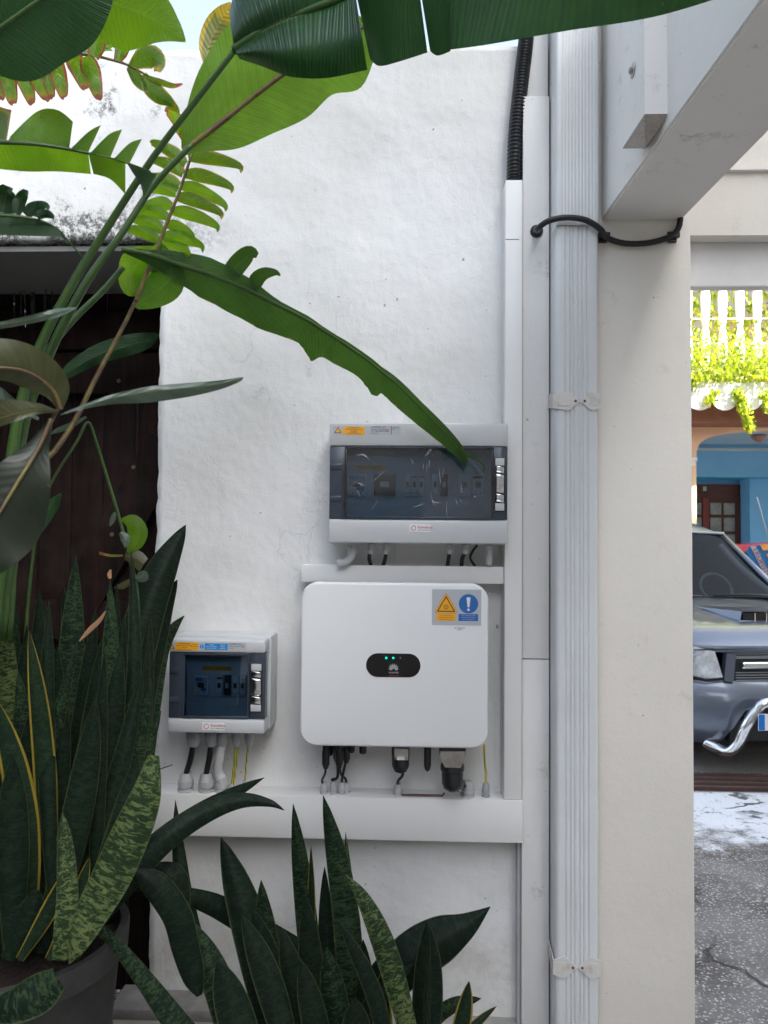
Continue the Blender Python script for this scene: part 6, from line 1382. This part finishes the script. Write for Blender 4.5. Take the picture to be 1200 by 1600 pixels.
loft2('window_band', [(-1.1, [(0, 1.02), (.7, 1.02), (.80, 1.0)]), (-.5, [(0, 1.50), (.55, 1.49), (.62, 1.46)]), ], m_carglass)
loft2('side_glass', [(-.9, [(.80, 1.0), (.78, 1.03)]), (-.4, [(.80, 1.0), (.65, 1.53)]), (1.5, [(.80, 1.0), (.65, 1.50)]), (1.9, [(.78, 1.0), (.74, 1.1)])], m_carglass)
for s in (1, -1):
    for yy_ in (-1.3, 1.35):
        bm = bmesh.new(); lathe(bm, (s * .76 - .1, yy_, .31), [(0, .2), (0, .31), (.2, .31), (.2, .2)], axis='X', n=26); obj('wheel', bm, m_tyre, rc_, local=True)
# blue and orange painted sign board leaning beside it
sg = thing('painted_sign_board', 'leaning blue sign board with orange shapes and slanted lettering in front of the red car', 'sign', P(1215, 930, 7.9), rotz=0)
m_sbl = M('sign_blue', (0.01, 0.13, 0.33), rough=.5); m_sor = M('sign_orange', (0.70, 0.32, 0.08), rough=.5); m_spk = M('sign_peach', (0.55, 0.36, 0.33), rough=.5)
def quadpx(name, pts, d, mat, par, th=.006):
    bm = bmesh.new(); prism(bm, [P(a, c, d) for a, c in pts], (0, -th, 0)); return obj(name, bm, mat, par)
sb = quadpx('board', [(1166, 862), (1172, 853), (1300, 846), (1300, 960), (1226, 960)], 7.9, m_sbl, sg, th=-.02)
quadpx('letter_band', [(1172, 853), (1181, 853), (1232, 955), (1222, 955)], 7.899, m_spk, sb)
quadpx('orange_shape', [(1187, 851), (1240, 848), (1240, 858), (1192, 860)], 7.899, m_sor, sb)
quadpx('orange_shape', [(1197, 866), (1240, 864), (1240, 884), (1207, 886)], 7.899, m_sor, sb)
q = P(1193, 884, 7.889); text('sign_lettering', 'TROPISTOM', .075, q, m_sbl, sb, rot=(math.pi / 2, R(63.5), 0), ext=.001)

# ------------------------------------------------------------------ balcony house
FY, BYF, RY = 11.0, 10.2, 13.4
m_peach = M('peach_paint', (0.80, 0.58, 0.36), rough=.8, bump=[(20, .004)]); m_blu = M('sky_blue_paint', (0.20, 0.52, 0.88), rough=.7, bump=[(15, .004)], vary=(2, (.24, .56, .90), .4, .7))
m_teal = M('teal_paint', (0.04, 0.40, 0.66), rough=.7); m_brn = M('brown_beam', (0.22, 0.10, 0.06), rough=.7, vary=(4, (.3, .15, .09), .4, .7))
m_wht = M('house_white', (0.80, 0.79, 0.76), rough=.7); m_ceil = M('blue_grey_ceiling', (0.34, 0.50, 0.62), rough=.8)
house = thing('balcony_house', 'peach and sky blue house with an arched porch under a planted balcony', 'house', (6.0, FY, 0))
zf = Z(600, BYF, 1140); zfb = Z(655, FY, 1140)
# arch wall
bm = bmesh.new(); xa0 = X(1088, FY, 715); xa1 = xa0 + 4.2; zsp = Z(716, FY, 1100); zat = Z(668, FY, 1150); xc = (xa0 + xa1) / 2; hw = (xa1 - xa0) / 2
arc = []
for k in range(33):
    a = math.pi - math.pi * k / 32; c_, s_ = math.cos(a), math.sin(a)
    arc.append((xc + hw * math.copysign(abs(c_) ** 0.55, c_), zsp + (zat - zsp) * abs(s_) ** 0.62))
for k in range(32):
    (xa, za), (xb, zb2) = arc[k], arc[k + 1]
    prism(bm, [(xa, FY, za), (xb, FY, zb2), (xb, FY, zfb + .6), (xa, FY, zfb + .6)], (0, .3, 0))
prism(bm, [(1.2, FY, 0), (xa0, FY, 0), (xa0, FY, zfb + .6), (1.2, FY, zfb + .6)], (0, .3, 0)); prism(bm, [(xa1, FY, 0), (12, FY, 0), (12, FY, zfb + .6), (xa1, FY, zfb + .6)], (0, .3, 0))
obj('arch_wall', bm, m_peach, house)
q = P(1086, 718, FY - .05); B('capital', (q.x - .3, q.x + .03, FY - .06, FY - .001, q.z - .02, q.z + .03), m_wht, house); B('capital', (q.x - .3, q.x + .005, FY - .05, FY - .001, q.z - .09, q.z - .021), m_wht, house)
# porch interior
zc2 = Z(703, RY, 1140); zband = Z(745, RY, 1140)
B('porch_ceiling', (1.2, 12, FY + .301, RY + 1.0, zat + .06, zat + .12), m_ceil, house)
B('porch_upper_wall', (1.2, 12, RY, RY + .1, zband, zat + .059), m_blu, house)
B('ceiling_moulding', (1.2, 12, RY - .05, RY - .001, zc2 - .02, zc2 + .03), M('pale_moulding', (.5, .62, .66), rough=.6), house)
B('recess_ceiling', (1.2, 12, RY + .101, RY + .8, zband, zband + .05), m_teal, house)
B('porch_back_wall', (1.2, 12, RY + .8, RY + .9, 0, zband + .05), m_blu, house)
xd = X(1158, RY + .7, 800)
B('porch_back_wall', (xd + .005, xd + .55, RY + .35, RY + .79, 0, zband - .001), m_blu, house)
dr = B('door', (xd - 2.0, xd - .005, RY + .72, RY + .79, 0, zband - .08), M('door_wood', (.07, .018, .014), rough=.5, vary=(9, (.1, .03, .02), .4, .7)), house)
m_glz = M('door_glass', (.16, .20, .19), rough=.15, vary=(6, (.25, .28, .26), .4, .6))
dw = (1200, 1140)
for (pa, pb) in ((1068, 1096), (1110, 1127), (1131, 1148)):
    for (qa, qb) in ((786, 804), (809, 830), (835, 856)):
        B('glass_pane', (X(pa, RY + .7, 800), X(pb, RY + .7, 800), RY + .70, RY + .719, Z(qb, RY + .7, 1120), Z(qa, RY + .7, 1120)), m_glz, dr)
B('door_stile', (X(1098, RY + .7, 800), X(1107, RY + .7, 800), RY + .69, RY + .719, 0, Z(778, RY + .7, 1120)), M('door_red', (.20, .03, .025), rough=.5), dr)
B('door_number', (X(1099, RY + .7, 765), X(1104, RY + .7, 765), RY + .70, RY + .719, Z(767, RY + .7, 1100), Z(760, RY + .7, 1100)), M('small_plate', (.35, .55, .45), rough=.4), dr)
bm = bmesh.new(); q = P(1186, 690, 12.2); lathe(bm, (q.x, q.y, zat + .06), [(0, .10), (-.03, .12), (-.06, .1), (-.11, .03)], n=16); obj('porch_light', bm, M('lamp_copper', (.35, .2, .15), rough=.4), house)
# balcony slab, beams, scalloped fascia
B('balcony_slab', (1.0, 12.5, BYF + .03, FY + 3, zf - .12, zf), m_wht, house)
B('brown_beam', (1.0, 12.5, BYF + .35, FY - .01, Z(660, BYF + .35, 1140), Z(636, BYF + .35, 1140) + .1), m_brn, house)
B('upper_house_wall', (1.0, 12.5, FY + 1.6, FY + 1.9, zf, zf + 3.2), M('upper_wall_paint', (.45, .5, .5), rough=.8, vary=(1, (.5, .35, .25), .4, .7)), house)
B('balcony_roof', (0.8, 12.7, BYF + .1, FY + 3, zf + 2.6, zf + 2.75), m_wht, house)
# scallops: each lobe its own piece
sw = X(1133, BYF, 630) - X(1094, BYF, 630); x = X(1094, BYF, 630) - 6 * sw; zlo = Z(641, BYF, 1133)
first = None
for k in range(30):
    if first is None:
        bm = bmesh.new(); pts = [(x - sw / 2 + .002, BYF, zf + .02)] + [(x + (sw / 2 - .002) * math.cos(a), BYF, (zlo + .17) - .17 * math.sin(a) ** .8) for a in [math.pi - math.pi * i / 14 for i in range(15)]] + [(x + sw / 2 - .002, BYF, zf + .02)]
        prism(bm, pts, (0, .025, 0)); first = obj('scallop', bm, m_wht, house)
    else:
        c_ = first.copy(); C.objects.link(c_); c_.location.x += k * sw
# balusters
bsp = (X(1191, BYF + .12, 500) - X(1103, BYF + .12, 500)) / 3.25; xb0 = X(1103, BYF + .12, 500) - 9 * bsp; zb0_ = zf + .02; zb1_ = Z(440, BYF + .12, 1140) + .12
first = None
for k in range(36):
    if first is None:
        bm = bmesh.new(); hh_ = zb1_ - zb0_
        lathe(bm, (xb0, BYF + .14, zb0_), [(0, .055), (hh_ * .08, .055), (hh_ * .12, .038), (hh_ * .3, .062), (hh_ * .45, .05), (hh_ * .52, .035), (hh_ * .6, .05), (hh_ * .78, .062), (hh_ * .92, .04), (hh_, .052)], n=12)
        first = obj('baluster', bm, m_wht, house, smooth='auto')
    else:
        c_ = first.copy(); C.objects.link(c_); c_.location.x += k * bsp
B('balcony_rail', (.9, 12.6, BYF + .06, BYF + .22, zb1_, zb1_ + .09), m_wht, house)
B('red_trim', (.9, 12.6, BYF + .05, BYF + .23, zb1_ - .035, zb1_ - .001), M('trim_red', (.25, .06, .05), rough=.7), house)
for py_ in (497, 536):
    B('rail_wire', (.9, 12.6, BYF + .02, BYF + .03, Z(py_, BYF, 1140) - .007, Z(py_, BYF, 1140) + .007), m_strap, house)
# plants on the balcony: small-leaved masses
def leafmass(bm, n_, fn, size, seed):
    rnd = random.Random(seed)
    for _ in range(n_):
        c_ = fn(rnd); s_ = size * rnd.uniform(.6, 1.3)
        e = Euler((rnd.uniform(0, 6.3), rnd.uniform(0, 6.3), rnd.uniform(0, 6.3))).to_matrix()
        vv = [bm.verts.new(c_ + e @ Vector(q) * s_) for q in ((-1, 0, 0), (-.2, -.5, .1), (1, 0, 0), (-.2, .5, .1))]; f = bm.faces.new(vv); f.material_index = rnd.choice((0, 0, 0, 1, 2))
mg = [M('foliage_bright', (.36, .44, .015), rough=.5), M('foliage_yellow', (.66, .60, .03), rough=.5), M('foliage_deep', (.16, .24, .02), rough=.5)]
for m in mg:
    n, l, b = nodes(m); tr = n.new('ShaderNodeBsdfTranslucent'); tr.inputs[0].default_value = (*[min(1, c * 1.6) for c in b.inputs['Base Color'].default_value[:3]], 1); mx = n.new('ShaderNodeMixShader'); mx.inputs[0].default_value = .35
    l.new(b.outputs[0], mx.inputs[1]); l.new(tr.outputs[0], mx.inputs[2]); l.new(mx.outputs[0], n['Material Output'].inputs[0])
bm = bmesh.new()
def f1(r):
    x_ = r.uniform(3.0, 6.6); k_ = noise.noise(Vector((x_ * 2.2, 0, 0))) * .25
    return Vector((x_, BYF - .05 + r.gauss(0, .09), zf + .02 + abs(r.gauss(.18 + k_, .22))))
leafmass(bm, 5200, f1, .035, 3)
def f2(r): x_ = r.uniform(3.0, 6.6); return Vector((x_, BYF + .32 + r.gauss(0, .10), zf + r.uniform(.1, 1.5)))
leafmass(bm, 3500, f2, .045, 5)
o = obj('balcony_foliage', bm, mg); tag(o, 'bright yellow green creeper spilling through the balcony balusters', 'creeper', kind='stuff')
for k, (pxa, pya, pxb, pyb, w_, lb) in enumerate(((1152, 610, 1173, 673, .10, 'long yellow green sprig hanging lowest over the scalloped edge'), (1105, 628, 1118, 614, .06, 'short tuft of creeper between two scallops near the pillar'), (1193, 612, 1205, 645, .09, 'hanging tuft of creeper at the picture edge over the scallops'), (1082, 590, 1085, 600, .05, 'small sprig of creeper touching the pillar edge above the scallops'))):
    a_, c__ = P(pxa, pya, BYF - .08), P(pxb, pyb, BYF - .08); bm = bmesh.new()
    leafmass(bm, 420 if k == 0 else 160, lambda r: a_.lerp(c__, r.random()) + Vector((r.gauss(0, w_ * .35), r.gauss(0, .04), r.gauss(0, .03))), .035, 20 + k)
    tag(obj('hanging_sprig', bm, mg), lb, 'creeper')

# distant fern fronds beyond the wall top
fr_ = thing('fern_frond', 'small feathery green frond against the bright sky above the wall', 'fern', P(150, 75, 3.4))
for (a_, b2_) in (((125, 78), (158, 58)), ((150, 80), (182, 66)), ((132, 82), (170, 76))):
    part('frond', ptube([(a_[0], a_[1], 3.4), ((a_[0] + b2_[0]) / 2, (a_[1] + b2_[1]) / 2 - 4, 3.4), (b2_[0], b2_[1], 3.4)], .002), m_stem, fr_)
    bm = bmesh.new(); 
    for k in range(12):
        f = k / 11; x_ = a_[0] + (b2_[0] - a_[0]) * f; y_ = a_[1] + (b2_[1] - a_[1]) * f - 4 * math.sin(f * 3.14)
        for s in (-1, 1):
            blade(bm, [(x_, y_, 3.4, 1, 1), (x_ + 3, y_ + s * 5 * (1 - f * .6), 3.4, 1.3, 1.3), (x_ + 6, y_ + s * 9 * (1 - f * .6), 3.4, .4, .4)], n=4, cols=1)
    obj('pinnae', bm, mg[2], fr_)

# ------------------------------------------------------------------ tall house added out of frame at the right to block the sun
hs = thing('added_shade_house', 'tall pale house added out of view to shade the yard', 'house', (8, -2, 0))
B('blocker_wall', (4.5, 15.5, -9, 3.4, 0, 11), M('shade_house_wall', (.72, .66, .55), rough=.8, bump=[(8, .004)]), hs)
for zz in (1.2, 4.2, 7.0):
    for yy_ in (-7, -4.5, -2, .5):
        B('window', (4.47, 4.499, yy_, yy_ + 1.1, zz, zz + 1.3), m_glz, hs)

# low house added behind the viewpoint to cut the low sky light
rh = thing('added_rear_house', 'low cream house with a dark tiled roof added out of view to cut low sky light', 'house', (-2, -6, 0))
B('blocker_wall', (-12, 3.15, -7.5, -4.6, 0, 3.0), M('ochre_wall', (.58, .52, .43), rough=.8, bump=[(8, .004)]), rh)
bm = bmesh.new(); prism(bm, [(-12.4, -3.9, 2.9), (-12.4, -3.9, 3.02), (-12.4, -6.2, 4.9), (-12.4, -8.4, 3.02), (-12.4, -8.4, 2.9)], (15.6, 0, 0)); obj('roof', bm, M('dark_tiles', (.09, .05, .04), rough=.8), rh)
for xx in (-8, -4.5, -1, 1.6):
    B('window', (xx, xx + 1.1, -4.6 + .001, -4.57, .95, 2.2), m_glz, rh)
mshr = M('shrub_leaf', (.03, .055, .02), rough=.5)
bm = bmesh.new()
def fh(r): return Vector((r.uniform(-2.5, -1.25), r.uniform(0.1, 2.15), 2.75 * r.random() ** .8))
leafmass(bm, 12000, fh, .07, 71)
hd = thing('added_shade_hedge', 'dense leafy hedge added out of view to darken the potted snake plants', 'hedge', (-1.9, 1.1, 0))  # unseen hedge added to keep sky light off the lower left
obj('foliage', bm, [mshr] * 3, hd, kind='stuff')
for q in range(5):
    bm = bmesh.new(); tube(bm, [Vector((-1.9 + .2 * (q % 2), .3 + q * .4, 0)), Vector((-1.85, .3 + q * .4, 2.2))], [.035, .015], n=7); obj('stem', bm, m_stem_br, hd)
